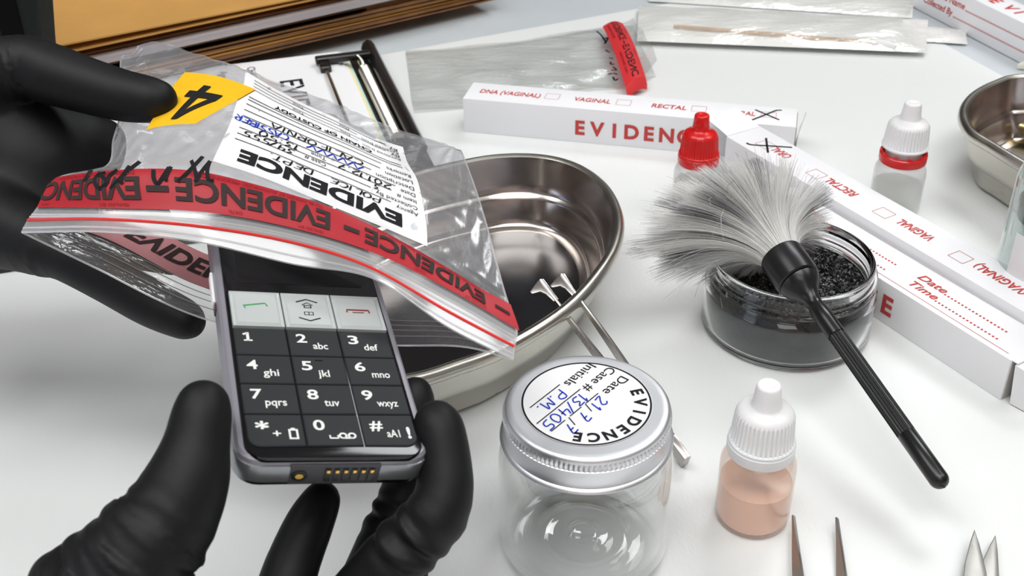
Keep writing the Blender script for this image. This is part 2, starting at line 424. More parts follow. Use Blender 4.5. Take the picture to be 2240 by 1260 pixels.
# ================================================================== THE ROOM
def struct(name, sh, m):
    mb = MB(); mb.join(sh, 0, False); o = mb.build(name, m, None, None); o['kind'] = 'structure'; return o
struct('floor', box(-2.3, 2.3, -1.9, 3.0, -.80, -.75), MAT['floor'])
struct('ceiling', box(-2.3, 2.3, -1.9, 3.0, CEIL, CEIL + .05), MAT['ceiling'])
struct('wall_left', box(-2.35, -2.3, -1.9, 3.0, -.75, CEIL), MAT['wall'])
struct('wall_right', box(2.3, 2.35, -1.9, 3.0, -.75, CEIL), MAT['wall'])
struct('wall_front', box(-2.3, 2.3, -1.95, -1.9, -.75, CEIL), MAT['front_wall'])
struct('wall_back', box(-2.3, 2.3, 3.0, 3.05, -.75, CEIL), MAT['dark_wall'])
wn = MB(); wn.join(box(-.005, .115, 2.985, 3.0, 1.34, 1.62, .004), 0, False); wo = wn.build('window_1', MAT['dark_wall']); wo['kind'] = 'structure'
wp = MB(); wp.join(box(.028, .082, 2.98, 2.986, 1.375, 1.585), 0, False); wp.build('pane', MAT['pane'], wo)
wn = MB(); wn.join(box(-2.30, -2.285, -1.25, .35, .02, 1.22, .004), 0, False); wo = wn.build('added_fill_window', MAT['cap_white']); wo['kind'] = 'structure'  # unseen window, added to go with the left fill lamp
wp = MB(); wp.join(box(-2.286, -2.28, -1.20, .30, .07, 1.17), 0, False); wp.build('pane', MAT['pane'], wo)  # glowing pane of the added window
for k, ((px_, py_), sx_, sy_, w_) in enumerate(PANELS):
    t = thing('ceiling_light', (px_, py_, CEIL), ['white ceiling light panel above the near edge of the table', 'white ceiling light panel left of the table', 'white ceiling light panel right of the table', 'white ceiling light panel beyond the back of the table', 'white ceiling light panel behind the viewer'][k], 'light', 'ceiling light panels')
    mb = MB(); mb.join(box(px_ - sx_ / 2 - .03, px_ + sx_ / 2 + .03, py_ - sy_ / 2 - .03, py_ + sy_ / 2 + .03, CEIL - .02, CEIL, .003), 0, False); mb.build('frame', MAT['cap_white'], t)
    mb = MB(); mb.join(box(px_ - sx_ / 2, px_ + sx_ / 2, py_ - sy_ / 2, py_ + sy_ / 2, CEIL - .024, CEIL - .02), 0, False); mb.build('diffuser', MAT['diffuser'], t)
SHEET_T = .0006
t = thing('lab_table', (0.1, .7, -.75), 'pale grey laminate table carrying everything in the picture', 'table')
mb = MB(); mb.join(box(-.75, 1.05, -.40, 1.30, -.035 - SHEET_T, -SHEET_T, .003), 0, False); mb.build('tabletop', MAT['table'], t)
for x in (-.70, .96):
    for y in (-.38, 1.21):
        mb = MB(); mb.join(box(x, x + .05, y, y + .05, -.75, -.035 - SHEET_T, .003), 0, False); mb.build('leg', MAT['clipmetal'], t)
# large white sheet covering most of the table
c0 = at(2200, 170); c1 = at(1890, 0); e1 = unit(c0 - c1); l0 = at(890, 110); l1 = at(1390, 20); e2 = unit(l0 - l1)
A_ = np.array([e1[:2], -e2[:2]]).T; s_ = np.linalg.solve(A_, (l1 - c1)[:2]); cor = c1 + e1 * s_[0]
mb = MB(); q = [cor, cor + e1 * .98, cor + e1 * .98 + e2 * .88, cor + e2 * .88]
mb.join(prism([(p[0], p[1]) for p in q][::-1], -SHEET_T + .00002, 0), 0, False)
tag(mb.build('paper_sheet', MAT['mat_white']), 'large white protective sheet spread over the table under all the exhibits', 'sheet')

# ================================================================== MANILA FOLDERS
FO = at(1090, 15, 0.004); FA = unit(at(560, 140, .004) - FO)          # front edge runs left and towards us
FA[2] = 0; FA = unit(FA); FB = np.array([FA[1], -FA[0], 0]); 
if FB[1] < 0: FB = -FB
UP = np.array([0, 0, 1.0])
def folder(z0, z1, off, length, cover, pages, label, depth=.26, page_in=.004, cov_t=.0011, yaw=0.0, gap=0.0):
    o = FO + FA * off[0] + FB * off[1] + UP * z0
    a = FA * math.cos(yaw) + FB * math.sin(yaw); b = -FA * math.sin(yaw) + FB * math.cos(yaw)
    o[2] = z0
    t = thing('manila_folder', o, label, 'folder', 'manila folders stacked at the back')
    h = z1 - z0
    mb = MB()
    mb.join(xf(box(0, length, 0, depth, 0, cov_t, .0004), o, a, b, UP), 0, False)
    mb.join(xf(box(0, length, depth - .002, depth, cov_t, h - cov_t), o, a, b, UP), 0, False)
    n = 24; rows = []
    for j in range(n + 1):                                            # upper leaf sags slightly
        x = length * j / n; dz = -.0003 * math.sin(PI * j / n * 2.1) + gap * (j / n) ** 2
        rows.append([o + a * x + b * 0 + UP * (h + dz - cov_t), o + a * x + b * 0 + UP * (h + dz), o + a * x + b * depth + UP * (h), o + a * x + b * depth + UP * (h - cov_t)])
    mb.join(loft(rows, True, True, True), 0, False)
    mb.build('cover', cover, t)
    if pages:
        m, pi, px0 = pages
        mb = MB(); k = max(2, int((h - 2 * cov_t) / .0022)); rr = random.Random(int(z0 * 1e5))
        for i in range(k):
            za = cov_t + (h - 2 * cov_t - .001) * i / k; zb = cov_t + (h - 2 * cov_t - .001) * (i + 1) / k
            y0 = pi + rr.uniform(-.0015, .002); x0 = px0 + rr.uniform(0, .006)
            mb.join(xf(box(x0, length - .01 - rr.uniform(0, .01), y0, depth - .004, za, zb), o, a, b, UP), 0, False)
        mb.build('paper_stack', m, t)
    return t
zb = .0105
TF = None
folder(zb + .0000, zb + .0042, (.000, .000), .36, MAT['manila_brown'], (MAT['page_white'], .004, .07), 'bottom brown folder of the stack, resting on the clipboard papers')
folder(zb + .0046, zb + .0085, (.012, .004), .36, MAT['manila'], (MAT['page_grey'], .006, .05), 'second folder up from the bottom of the stack, orange-brown edge', yaw=-.006)
folder(zb + .0090, zb + .0128, (.004, .001), .36, MAT['manila_brown'], (MAT['page_grey'], .008, .02), 'third folder up from the bottom of the stack, dark brown', yaw=.004)
folder(zb + .0133, zb + .0165, (.016, .006), .36, MAT['manila_brown'], (MAT['page_grey'], -.002, .10), 'middle brown folder of the stack with white pages showing', yaw=-.004)
folder(zb + .0170, zb + .0262, (.006, .007), .36, MAT['manila_brown'], (MAT['page_grey'], -.004, .01), 'thick folder under the top two, filled with grey-edged pages')
folder(zb + .0267, zb + .0305, (.002, .011), .36, MAT['manila_brown'], (MAT['page_grey'], .006, .04), 'thin dark folder directly under the orange top envelope', yaw=.004)
folder(zb + .0315, zb + .0350, (.010, .000), .37, MAT['manila'], None, 'topmost large orange manila envelope of the stack', gap=.004)

# ================================================================== DARK CASE at far left
CX, CY, CZ = -.3470, .650, .0100
t = thing('dark_case', (CX, CY, CZ), 'dark charcoal fabric case with black strap left of the orange envelope', 'case')
mb = MB(); prof_c = ((.0005, .80), (.004, .83), (.02, .87), (.06, .955), (.10, 1.04), (.18, 1.20), (.195, 1.1), (.20, .7))
mb.join(loft([[(CX + p[0] * s, CY + p[1] * s, CZ + z) for p in rrect(-.075, .075, -.018, .018, .008, 6)] for z, s in prof_c], True, True, True)); mb.build('body', MAT['case'], t, sharp=50)
mb = MB(); rings = []
for z, s in prof_c:
    y = CY - .018 * s; x = CX + .0545 + .03 * (z - .06)
    rings.append([(x, y - .0015, CZ + z + .001), (x + .0125, y - .0015, CZ + z + .001), (x + .0125, y + .002, CZ + z + .001), (x, y + .002, CZ + z + .001)])
mb.join(loft(rings, True, True, True), 0, False); mb.build('strap', MAT['strap'], t)

# ================================================================== CLIPBOARD and papers
K0 = at(820, 110, .003); KR = unit(at(915, 295, .003) - K0); KR[2] = 0; KR = unit(KR)
KU = np.array([-KR[1], KR[0], 0])                                      # towards the clip (page up)
if KU[0] < 0: KU = -KU
# board frame: x across (reading direction KR), y = page up; clip edge at y = 0
KO = K0.copy(); KO[2] = 0
def kf(x, y, z): return KO + KR * x + KU * y + UP * z
t = thing('clipboard', KO, 'black clipboard holding printed evidence sheets under the folder stack', 'clipboard')
mb = MB(); mb.join(xf(prism(rrect(0, .246, -.33, 0, .008), .0002, .0034, .0005), KO, KR, KU, UP), 0, False); mb.build('board', MAT['clipblack'], t)
CL = t
mb = MB(); prof = [(-.002, 0), (-.0005, .006), (-.003, .0095), (-.006, .0105), (-.0095, .008), (-.0110, .004), (-.0110, 0)]
mb.join(loft([[kf(x, p[0], .0035 + p[1]) for p in prof] for x in (.004, .0055, .1845, .186)], True, True, True), 0, True)
cp = mb.build('clip', MAT['clipblack'], CL, sharp=50)
sp = []; n = 900
for i in range(n): 
    a = i / n * 2 * PI * 62; x = .046 + .118 * i / n
    sp.append(kf(x, -.0160 + .0036 * math.cos(a), .0078 + .0036 * math.sin(a)))
mb = MB(); mb.join(tube(sp, .00075, 5)); mb.build('spring', MAT['clipmetal'], cp)
mb = MB(); mb.join(tube([kf(.03, -.0160, .0078), kf(.17, -.0160, .0078)], .0022, 10)); mb.build('rod', MAT['clipmetal'], cp)
wire = crom([kf(.046, -.0160, .0080), kf(.038, -.0165, .0125), kf(.0325, -.020, .0145), kf(.031, -.027, .0140), kf(.031, -.0405, .0128)], 8)
mb = MB(); mb.join(tube(wire, .00105, 8)); mb.build('wire_lever', MAT['clipmetal'], cp)
bar = crom([kf(.036, -.043, .0115), kf(.046, -.0435, .0108), kf(.066, -.0435, .0112), kf(.10, -.0435, .0110), kf(.15, -.0435, .0110)], 8)
mb = MB(); mb.join(tube(bar, .0016, 8)); mb.build('wire_bar', MAT['clipmetal'], cp)
mb = MB(); mb.join(xf(box(-.0036, .0036, -.0205, .0205, -.0024, .0028, .0018, 3), kf(.0312, -.0285, .0128), KR, KU, UP))
mb.join(xf(box(-.004, .014, -.004, .004, -.0026, .0026, .0016, 3), kf(.0335, -.0435, .0112), KR, KU, UP)); mb.build('rubber_tip', MAT['clipblack'], cp)
# papers: a fanned pile, top sheet printed
pap = [('page_cyan', -.0225, -.004, 'pale cyan sheet at the bottom of the clipboard pile'), ('page_yellow', -.0243, -.003, 'yellow sheet in the clipboard pile, above the cyan one'),
       ('page_white', -.0262, -.001, 'white sheet in the clipboard pile, just above the yellow one'), ('page_white', -.0285, .000, 'white sheet in the clipboard pile, second from the top'),
       ('page_white', -.0325, .003, 'top white clipboard sheet with large black EVIDENCE heading')]
for i, (m, y1, x0, lb) in enumerate(pap):
    z = .0037 + .0011 * i
    o = kf(.006 + x0, y1, z)
    mb = MB(); mb.join(xf(box(0, .222, -.29, 0, 0, .00095), o, KR, KU, UP), 0, False)
    mats = [MAT[m], MAT['black_ink'], MAT['grey_ink']]
    if i == 4:
        fn = plane_fn(o + UP * .00095, KR, KU)
        put(mb, shift(text2d('EVIDENCE', .0165, .118, .012), .043, -.045), fn, 1, UP)
        for k in range(3):
            put(mb, shift(text2d('Agency Case No Location Date'.split()[k], .006), .012, -.085 - .015 * k), fn, 2, UP)
        put(mb, shift(text2d('CHAIN OF CUSTODY', .006, None, .01), .01, -.065), fn, 2, UP)
    tag(mb.build('printed_sheet' if i == 4 else 'paper_sheet', mats, None, org=o), lb, 'paper', 'papers held in the clipboard')

# ================================================================== FLAT EMPTY EVIDENCE BAG at the back
def grid_px(px, z):      # rows of pixel points -> 3D grid (smooth)
    G = np.array([[at(p[0], p[1], z if np.isscalar(z) else 0) for p in row] for row in px]); return G
def smooth_grid(G, n):
    A = np.stack([crom(G[i], n) for i in range(G.shape[0])]); return np.stack([crom(A[:, j], n) for j in range(A.shape[1])], 1)
G = grid_px([[(886, 106), (1010, 96), (1140, 82), (1260, 62), (1340, 50), (1386, 46)], [(893, 160), (1015, 150), (1140, 135), (1262, 112), (1352, 92), (1400, 84)],
             [(898, 205), (1020, 196), (1145, 180), (1275, 158), (1368, 132), (1420, 122)], [(905, 238), (1025, 228), (1150, 212), (1290, 190), (1380, 182), (1436, 158)]], .004)
Sg = smooth_grid(G, 14); na, nb = Sg.shape[:2]
ii, jj = np.meshgrid(np.linspace(0, 1, na), np.linspace(0, 1, nb), indexing='ij')
hz = .0026 + .0026 * np.sin(9 * jj + 5 * ii) * np.sin(3.1 * ii * PI) + .0016 * np.sin(23 * jj - 14 * ii + 2)
hz = hz * np.sin(PI * np.clip(ii, .03, .97)) ** .5; hz += .012 * np.clip((jj - .80) / .2, 0, 1) ** 1.5 * (.4 + .6 * ii)
Sg2 = Sg.copy(); Sg2[:, :, 2] = .0012 + np.clip(hz, 0, 1)
bot = Sg.copy(); bot[:, :, 2] = .0005
FBG = thing('evidence_bag', tuple(at(1150, 150, 0)), 'empty flat clear plastic evidence bag with red seal tape, lying behind the long white box', 'plastic bag')
mb = MB(); mb.join(sheet_grid(Sg2)); mb.build('front_film', MAT['film_flat'], FBG, sharp=0)
mb = MB(); mb.join(sheet_grid(bot)); mb.build('back_film', MAT['film_flat'], FBG, sharp=0)
def bag2(s, t):  # flat bag surface lookup: s along the length 0..1, t across 0..1
    a = np.clip(np.asarray(t) * (na - 1), 0, na - 1.001); b = np.clip(np.asarray(s) * (nb - 1), 0, nb - 1.001)
    i, j = a.astype(int), b.astype(int); fa, fb = (a - i)[:, None], (b - j)[:, None]
    return Sg2[i, j] * (1 - fa) * (1 - fb) + Sg2[i + 1, j] * fa * (1 - fb) + Sg2[i, j + 1] * (1 - fa) * fb + Sg2[i + 1, j + 1] * fa * fb
def tapefn(lift, q0=(1318, 58), q1=(1362, 54), q2=(1368, 190), q3=(1412, 172)):
    c00, c10, c01, c11 = [at(p[0], p[1], .008) for p in (q0, q1, q2, q3)]
    def fn(q):   # q: x across 0..1, y along 0..1
        x, y = q[:, :1], q[:, 1:2]
        P = c00 * (1 - x) * (1 - y) + c10 * x * (1 - y) + c01 * (1 - x) * y + c11 * x * y
        P = P + UP * (lift + .0035 * np.sin(PI * x * .9) + .004 * np.sin(PI * y)); return P
    return fn
tp = MB(); g = [[(x / 8, y / 24) for x in range(9)] for y in range(25)]
fn = tapefn(0); P = np.array([fn(np.array(r)) for r in g]); tp.join(sheet_grid(P), 0)
c01, c11 = P[-1][0], P[-1][-1]
fold = [P[-1], P[-1] + np.array([.001, -.003, -.004]), P[-1] + np.array([.001, -.0045, -.0075])]
tp.join(sheet_grid(np.array(fold)), 0)
fn2 = tapefn(.0003)
sw = lambda sh: (np.stack([1 - sh[0][:, 1], sh[0][:, 0]], 1), sh[1])
for s, x0, y, h, m in (('EVIDENCE', .02, .30, .33, 1), ('EVIDENC', .53, .30, .33, 1), ('-', .465, .38, .33, 1), ('TO BE OPENED BY AUTHORIZED', .05, .74, .09, 2), ('PERSONNEL ONLY', .60, .74, .09, 2), ('DATE', .2, .1, .06, 2), ('SEALED BY', .6, .1, .06, 2)):
    V, Fc = text2d(s, h, None, .02); wd = {'EVIDENCE': .42, 'EVIDENC': .44, '-': .05}.get(s, .3 if len(s) > 9 else .1); V = V.copy(); V[:, 0] *= wd / V[:, 0].max()
    V[:, 0] += x0; V[:, 1] += y; put(tp, sw((V, Fc)), fn2, m, UP)
tp.build('seal_tape', [MAT['tape_bright'], MAT['black_ink'], MAT['tape_small']], FBG, sharp=60)
mb = MB()
for st in ([(1305, 70), (1316, 80), (1326, 96)], [(1318, 88), (1330, 84), (1322, 98)], [(1324, 111), (1334, 117)], [(1332, 128), (1342, 130)], [(1335, 137), (1337, 143), (1344, 142)], [(1337, 155), (1348, 155), (1341, 148)], [(1330, 165), (1342, 162), (1350, 165)], [(1341, 170), (1345, 178), (1352, 174)]):
    P = np.array([at(p[0], p[1], .0075) for p in crom(st, 4)]); v, f = ribbon2d(P[:, :2], .0016); put(mb, (v, f), lambda q: np.concatenate([q, np.full((len(q), 1), .0082)], 1), 0, UP)
mb.build('marker_writing', MAT['black_ink'], FBG)

# ================================================================== SWAB POUCHES
def pouch(name_lab, q, z, swab=None, n=18, seed=1, h=.006):
    c = [at(p[0], p[1], z) for p in q]      # far-left, far-right, near-right, near-left
    u = np.linspace(0, 1, 40)[None, :, None]; v = np.linspace(0, 1, 14)[:, None, None]
    B = c[0] * (1 - u) * (1 - v) + c[1] * u * (1 - v) + c[2] * u * v + c[3] * (1 - u) * v
    rg = np.random.default_rng(seed); uu, vv = u[..., 0], v[..., 0]
    puff = np.sin(PI * vv) ** .6 * np.clip(np.sin(PI * uu) * 3, 0, 1)
    wob = .5 + .5 * np.sin(uu * 19 + 3 * vv + seed) * np.sin(vv * 5 + 7 * uu) 
    T = B.copy(); T[:, :, 2] += .0006 + h * puff * (.55 + .45 * wob)
    t = thing('swab_pouch', (c[0] + c[2]) / 2, name_lab, 'packet', 'swab pouches at the back')
    Bk = B.copy(); Bk[:, :, 2] += .0002
    mb = MB(); mb.join(sheet_grid(Bk)); mb.build('paper_backing', MAT['pouch'], t, sharp=0)
    mb = MB(); mb.join(sheet_grid(T)); mb.build('clear_front', MAT['pouch_film'], t, sharp=0)
    return t
pouch('swab pouch at the very top, mostly cut by the frame edge', [(1420, -40), (2000, -5), (1995, 40), (1418, 3)], .0008, seed=3, h=.004)
pouch('white swab pouch end poking out to the right from beneath the front pouch', [(1700, 30), (2112, 66), (2116, 97), (1700, 72)], .0012, seed=5, h=.002)
pouch('front clear swab pouch with a wooden stick visible inside', [(1397, 13), (2030, 44), (2026, 116), (1393, 90)], .0042, seed=2, h=.008)
sw0, sw1, sw2 = at(1474, 57, .0065), at(1915, 93, .0065), at(1962, 103, .0065)
t = thing('cotton_swab', (sw0 + sw1) / 2, 'wooden cotton swab lying inside the front clear pouch', 'swab')
mb = MB(); mb.join(tube([sw0, sw1], .0014, 10)); mb.build('stick', MAT['wood'], t)
pp = [sw1 + (sw2 - sw1) * k for k in (-.15, .0, .3, .7, .95, 1)]
mb = MB(); mb.join(tube(pp, [.0015, .0022, .0028, .0028, .002, .0006], 12)); mb.build('cotton_tip', MAT['cotton'], t, sharp=0)

# ================================================================== KIT BOXES
def kit_box(o, a, b, L, Wd, H, label, top=None, front=None, ends=True, gap_end=None):
    """o = front-left-bottom corner, a along the length, b to the back"""
    t = thing('evidence_box', o, label, 'box', 'long white swab boxes')
    mb = MB(); mb.join(xf(box(0, L, 0, Wd, 0, H, .0006, 2), o, a, b, UP), 0, False)
    mats = [MAT['card'], MAT['red_ink'], MAT['pale_red_ink'], MAT['black_ink']]
    if top: top(mb, plane_fn(o + UP * H, a, b))
    if front: front(mb, plane_fn(o, a, UP, .0003), -b)
    mb.build('carton', mats, t, sharp=30)
    return t
def checks(L, words, flip, W_, th=.0060):
    """checkbox row; positions measured from the left of the reading direction"""
    def f(mb, fn):
        def pl(sh, mi):
            V = np.array(sh[0], float)
            if flip: V = np.stack([L - V[:, 0], W_ - V[:, 1]], 1)
            put(mb, (V, sh[1]), fn, mi, UP)
        for s, x0, w, bx, x in words:
            if s: pl(shift(text2d(s, th, w, .020, .12), x0, W_ * .40), 1)
            pl(frame2d(bx, bx + .0095, W_ * .37, W_ * .37 + .0085, .0003), 2)
            if x:
                pl(ribbon2d(crom([(bx - .006, W_ * .12), (bx + .002, W_ * .48), (bx + .009, W_ * .80), (bx + .0125, W_ * .84)], 5), .0014), 3)
                pl(ribbon2d(crom([(bx - .004, W_ * .75), (bx + .004, W_ * .52), (bx + .0115, W_ * .30)], 5), .0013), 3)
    return f
def evid(x0, L, h, z0):
    def f(mb, fn, up):
        n = 8; 
        for i, ch in enumerate('EVIDENCE'):
            V, Fc = text2d(ch, h, None, .035); V = V.copy(); w = V[:, 0].max(); V[:, 0] += x0 + L * i / 7 - w / 2; V[:, 1] += z0
            put(mb, (V, Fc), fn, 1, up)
    return f
W_A = .027
# box A, far, checkbox row up
aA = unit(at(1742, 278, .0240) - at(1012, 215, .0240)); bA = np.array([-aA[1], aA[0], 0])
oA = at(1012, 215, .0240); oA[2] = 0; LA = np.linalg.norm((at(1742, 278, .024) - at(1012, 215, .024))[:2])
def xA(px, py): return float((at(px, py, .024) - oA) @ aA)
words = [('DNA (VAGINAL)', xA(1050, 200), xA(1184, 208) - xA(1050, 200), xA(1193, 210), 0), ('VAGINAL', xA(1257, 216), xA(1336, 223) - xA(1257, 216), xA(1348, 225), 0),
         ('RECTAL', xA(1425, 232), xA(1502, 238) - xA(1425, 232), xA(1512, 240), 0), ('ORAL', xA(1604, 248), xA(1652, 254) - xA(1604, 248), xA(1664, 255), 1)]
BA = kit_box(oA, aA, bA, LA, W_A, .0240, 'long white EVIDENCE box lying crosswise behind the steel dish', checks(LA, words, False, W_A), evid(xA(1255, 270), xA(1530, 300) - xA(1255, 270), .0098, .0060))
# open end of box A: dark gap with a lifted end flap
eA = oA + aA * LA
mb = MB(); mb.join(xf(box(.0001, .0006, .002, W_A - .002, .002, .0225), eA, aA, bA, UP), 0, False); mb.build('open_end', MAT['card_grey'], BA)
mb = MB(); mb.join(loft([[eA + bA * y + UP * z + aA * (.0012 + .0045 * (z / .024) ** 1.2 * s) for z in np.linspace(.0006, .0235, 8)] for y, s in ((.0005, .1), (.010, .5), (.02, .9), (.0268, 1.0))], False), 0, False)
mb.build('end_flap', MAT['card'], BA)
# box B, near, patient form up
aB = unit(at(2206, 785, .0225) - at(1912, 601, .0225)); bB = np.array([-aB[1], aB[0], 0]); oBe = at(2212, 789, .0225); oBe[2] = 0
LB, WB, HB = .205, .0275, .0225; oB = oBe - aB * LB
def xB(px, py, z=HB): d = at(px, py, z) - oB; return float(d @ aB), float(d @ bB)
def dots(x0, x1, y, st=.0021):
    V = []; Fc = []; x = x0
    while x < x1:
        o = len(V); V += [(x - .0005, y - .0005), (x + .0005, y - .0005), (x + .0005, y + .0005), (x - .0005, y + .0005)]; Fc.append([o, o + 1, o + 2, o + 3]); x += st
    return np.array(V), Fc
def topB(mb, fn):
    h = .0052
    d0 = xB(2003, 612); d1 = xB(2050, 622); dE = xB(2219, 725)
    t0 = xB(1976, 628); tE = xB(2185, 741)
    yd, yt = .0158, .0078
    put(mb, shift(text2d("Patient's Name", h, .046, .012, .2), .022, yd), fn, 1, UP)
    put(mb, shift(text2d("Collected By", h, .040, .012, .2), .022, yt), fn, 1, UP)
    put(mb, dots(.069, xB(1978, 577)[0], yd), fn, 1, UP); put(mb, dots(.063, xB(1944, 592)[0], yt), fn, 1, UP)
    put(mb, shift(text2d('Date', h, .0168, .014, .2), d0[0] - .001, yd), fn, 1, UP); put(mb, dots(d0[0] + .0168, dE[0], yd), fn, 1, UP)
    put(mb, shift(text2d('Time', h, .0168, .014, .2), t0[0] - .001, yt), fn, 1, UP); put(mb, dots(t0[0] + .0168, tE[0], yt), fn, 1, UP)
    put(mb, ribbon2d([(.004, .0032), (LB - .004, .0032)], .0003), fn, 2, UP)
xE = xB(1952, 665, .0105)[0]
BB = kit_box(oB, aB, bB, LB, WB, HB, 'white EVIDENCE box with Date and Time lines on top, beside the powder jar', topB, evid(xE - .083, .083, .0105, .0058))
mb = MB(); mb.join(xf(box(.0000, .0003, .001, WB - .001, .001, HB - .001), oBe, aB, bB, UP), 0, False); mb.build('open_end', MAT['card_grey'], BB)
mb = MB()
hexv = [(.0042, .0012, .0006), (.0115, .0022, .0006), (.0115, WB - .001, .0006), (.0042, WB - .001, .0006), (.0022, .0004, HB - .0012), (.0095, .0014, HB - .0022), (.0095, WB - .001, HB - .0022), (.0022, WB - .001, HB - .0012)]
P8 = [oBe + aB * p[0] + bB * p[1] + UP * p[2] for p in hexv]
mb.add(P8, [[0, 1, 5, 4], [1, 2, 6, 5], [2, 3, 7, 6], [3, 0, 4, 7], [4, 5, 6, 7], [3, 2, 1, 0]], 0, False)
mb.join(xf(box(-.0004, .0030, .0010, WB - .001, HB - .0009, HB - .0001, .0003, 1), oBe, aB, bB, UP), 0, False)
mb.build('end_flap', MAT['card'], BB)
# box C, behind B, taller, checkbox row upside down to us
HC = .0275
pC0, pC1 = at(1589, 298, HC), at(2240, 690, HC) + bB * .0024
aC = unit(pC1 - pC0); bC = np.array([-aC[1], aC[0], 0]); WC = .0262; LC = .2200; oC = pC0.copy(); oC[2] = 0
def xC(px, py): return LC - float((at(px, py, HC) - oC) @ aC)
def cw(s, pR, pL, bx, x=0):   # text right-hand (start) and left-hand (end) pixels
    x0 = xC(*pR); return (s, x0, xC(*pL) - x0, xC(*bx) - .0048, x)
words = [cw('DNA (VAGINAL)', (2285, 688), (2113, 588), (2091, 567)), cw('VAGINAL', (2020, 532), (1945, 490), (1925, 469)), cw('RECTAL', (1860, 432), (1797, 396), (1780, 383)), cw('ORAL', (1722, 346), (1684, 327), (1671, 318), 1)]
BC = kit_box(oC, aC, bC, LC, WC, HC, 'tall narrow white box with upside-down ORAL and RECTAL checkboxes, behind the Date box', checks(LC, words, True, WC), None)
mb = MB()   # opened end flap lying back over box A
fl = [(0, .0004, HC), (-.008, .0004, HC + .0016), (-.018, .001, HC + .0030), (-.0235, .003, HC + .0034)]
mb.join(loft([[oC + aC * p[0] + bC * y + UP * p[2] for p in fl] for y in (.0006, WC * .5, WC - .0006)], False), 0, False)
mb.join(xf(box(-.0005, .0001, .001, WC - .001, .001, HC - .001), oC, aC, bC, UP), 1, False)
mb.build('end_flap', [MAT['card'], MAT['card_grey']], BC)
# box D, far right corner
oD = at(2000, 17, 0); aD = unit(at(2240, 142, 0) - oD); bD = np.array([-aD[1], aD[0], 0]); oD = oD - aD * .002
def xD(px, py, z): return float((at(px, py, z) - oD) @ aD)
HD = .0285
def frontD(mb, fn, up):
    put(mb, shift(text2d('Collected By', .0055, .036, .012, .2), .012, .0085), fn, 1, up)
    put(mb, shift(text2d("Patient's Name", .0055, .046, .012, .2), .014, .0175), fn, 1, up)
    put(mb, dots(.05, .20, .0085, .0017), fn, 1, up); put(mb, dots(.062, .20, .0175, .0017), fn, 1, up)
def topD(mb, fn):
    x0 = xD(2160, 8, HD)
    for i, ch in enumerate('EVIDENCE'):
        V, Fc = text2d(ch, .0105, None, .03); V = V.copy(); V[:, 0] += x0 + .0142 * i - .005; V[:, 1] += .0075; put(mb, (V, Fc), fn, 1, UP)
kit_box(oD, aD, bD, .215, .026, HD, 'white EVIDENCE box with Collected By lines on its side, in the far right corner', topD, frontD)

# ================================================================== DROPPER BOTTLES
def dropper(c, label, cap_mat, ring_mat, body_mat, liq=None, level=.02, s=1.0, gap=False, cap_r=.0121, twist=0, thread=False):
    c = np.array([c[0], c[1], 0.0])
    t = thing('dropper_bottle', c, label, 'bottle', None)
    R = .0143 * s
    b = [(0, .0004), (R * .90, .0004), (R * .98, .0016), (R, .004), (R, .0262 * s), (R * .985, .0285 * s), (R * .90, .0315 * s), (R * .76, .0335 * s), (R * .66, .0342 * s), (R * .62, .0360 * s), (R * .62, .0400 * s)]
    mb = MB(); mb.join(lathe(b, 64, c)); body = mb.build('bottle_body', body_mat, t, sharp=0)
    if liq:
        lp = [(0, .0012), (R * .86, .0012), (R * .94, .0026), (R * .955, .005), (R * .955, level), (R * .90, level + .0003), (0, level + .0002)]
        mb = MB(); mb.join(lathe(lp, 48, c)); mb.build('liquid', liq, t, sharp=40)
    g = .0038 if gap else 0
    z0 = .0340 * s
    rg = [(cap_r * .86, z0 - .0004), (cap_r * 1.06, z0 - .0004), (cap_r * 1.08, z0 + .0006), (cap_r * 1.08, z0 + .0042), (cap_r * 1.04, z0 + .0047), (cap_r * .92, z0 + .0047), (cap_r * .86, z0 + .003)]
    mb = MB(); mb.join(lathe(rg + [rg[0]], 64, c))
    if gap:
        for k in range(10):
            a = 2 * PI * k / 10 + .3
            e = np.array([math.cos(a), math.sin(a), 0]); f = np.array([-e[1], e[0], 0])
            mb.join(xf(prism([(-.0016, 0), (.0018, 0), (.0003, .0016), (-.0010, .0016)], -.0006, .0006), c + e * cap_r * 1.0 + UP * (z0 + .0044), f, UP, -e), 0, False)
    mb.build('tamper_ring', ring_mat, t, sharp=40)
    zc = z0 + .0048 + g
    if gap:
        mb = MB(); mb.join(lathe([(cap_r * .80, z0 + .003), (cap_r * .80, zc + .002)], 48, c)); mb.build('neck', MAT['pouch'], t)
    def ribs(r, z, a):
        k = 40; w = .5 + .5 * math.cos(a * k)
        return r - (.00055 * (1 - w) if zc + .0012 < z < zc + .0128 * s and r > cap_r * .8 else 0)
    cp_ = [(cap_r * .86, zc), (cap_r * 1.05, zc), (cap_r * 1.06, zc + .0008), (cap_r * 1.03, zc + .00115), (cap_r * 1.01, zc + .0013), (cap_r * .97, zc + .0070), (cap_r * .93, zc + .0126 * s), (cap_r * .90, zc + .0130 * s), (cap_r * .82, zc + .0144 * s), (cap_r * .70, zc + .0154 * s),
           (cap_r * .52, zc + .0163 * s), (cap_r * .46, zc + .0172 * s), (cap_r * .425, zc + .0205 * s), (cap_r * .385, zc + .0250 * s), (cap_r * .36, zc + .0258 * s), (cap_r * .30, zc + .0261 * s), (cap_r * .2, zc + .02595 * s), (cap_r * .14, zc + .0257 * s), (0, zc + .0257 * s)]
    mb = MB(); mb.join(lathe(cp_, 240, c, ribs)); mb.build('cap', cap_mat, t, sharp=60)
    return t
bp1 = at(1656, 1176, 0) + np.array([0, .0125, 0])
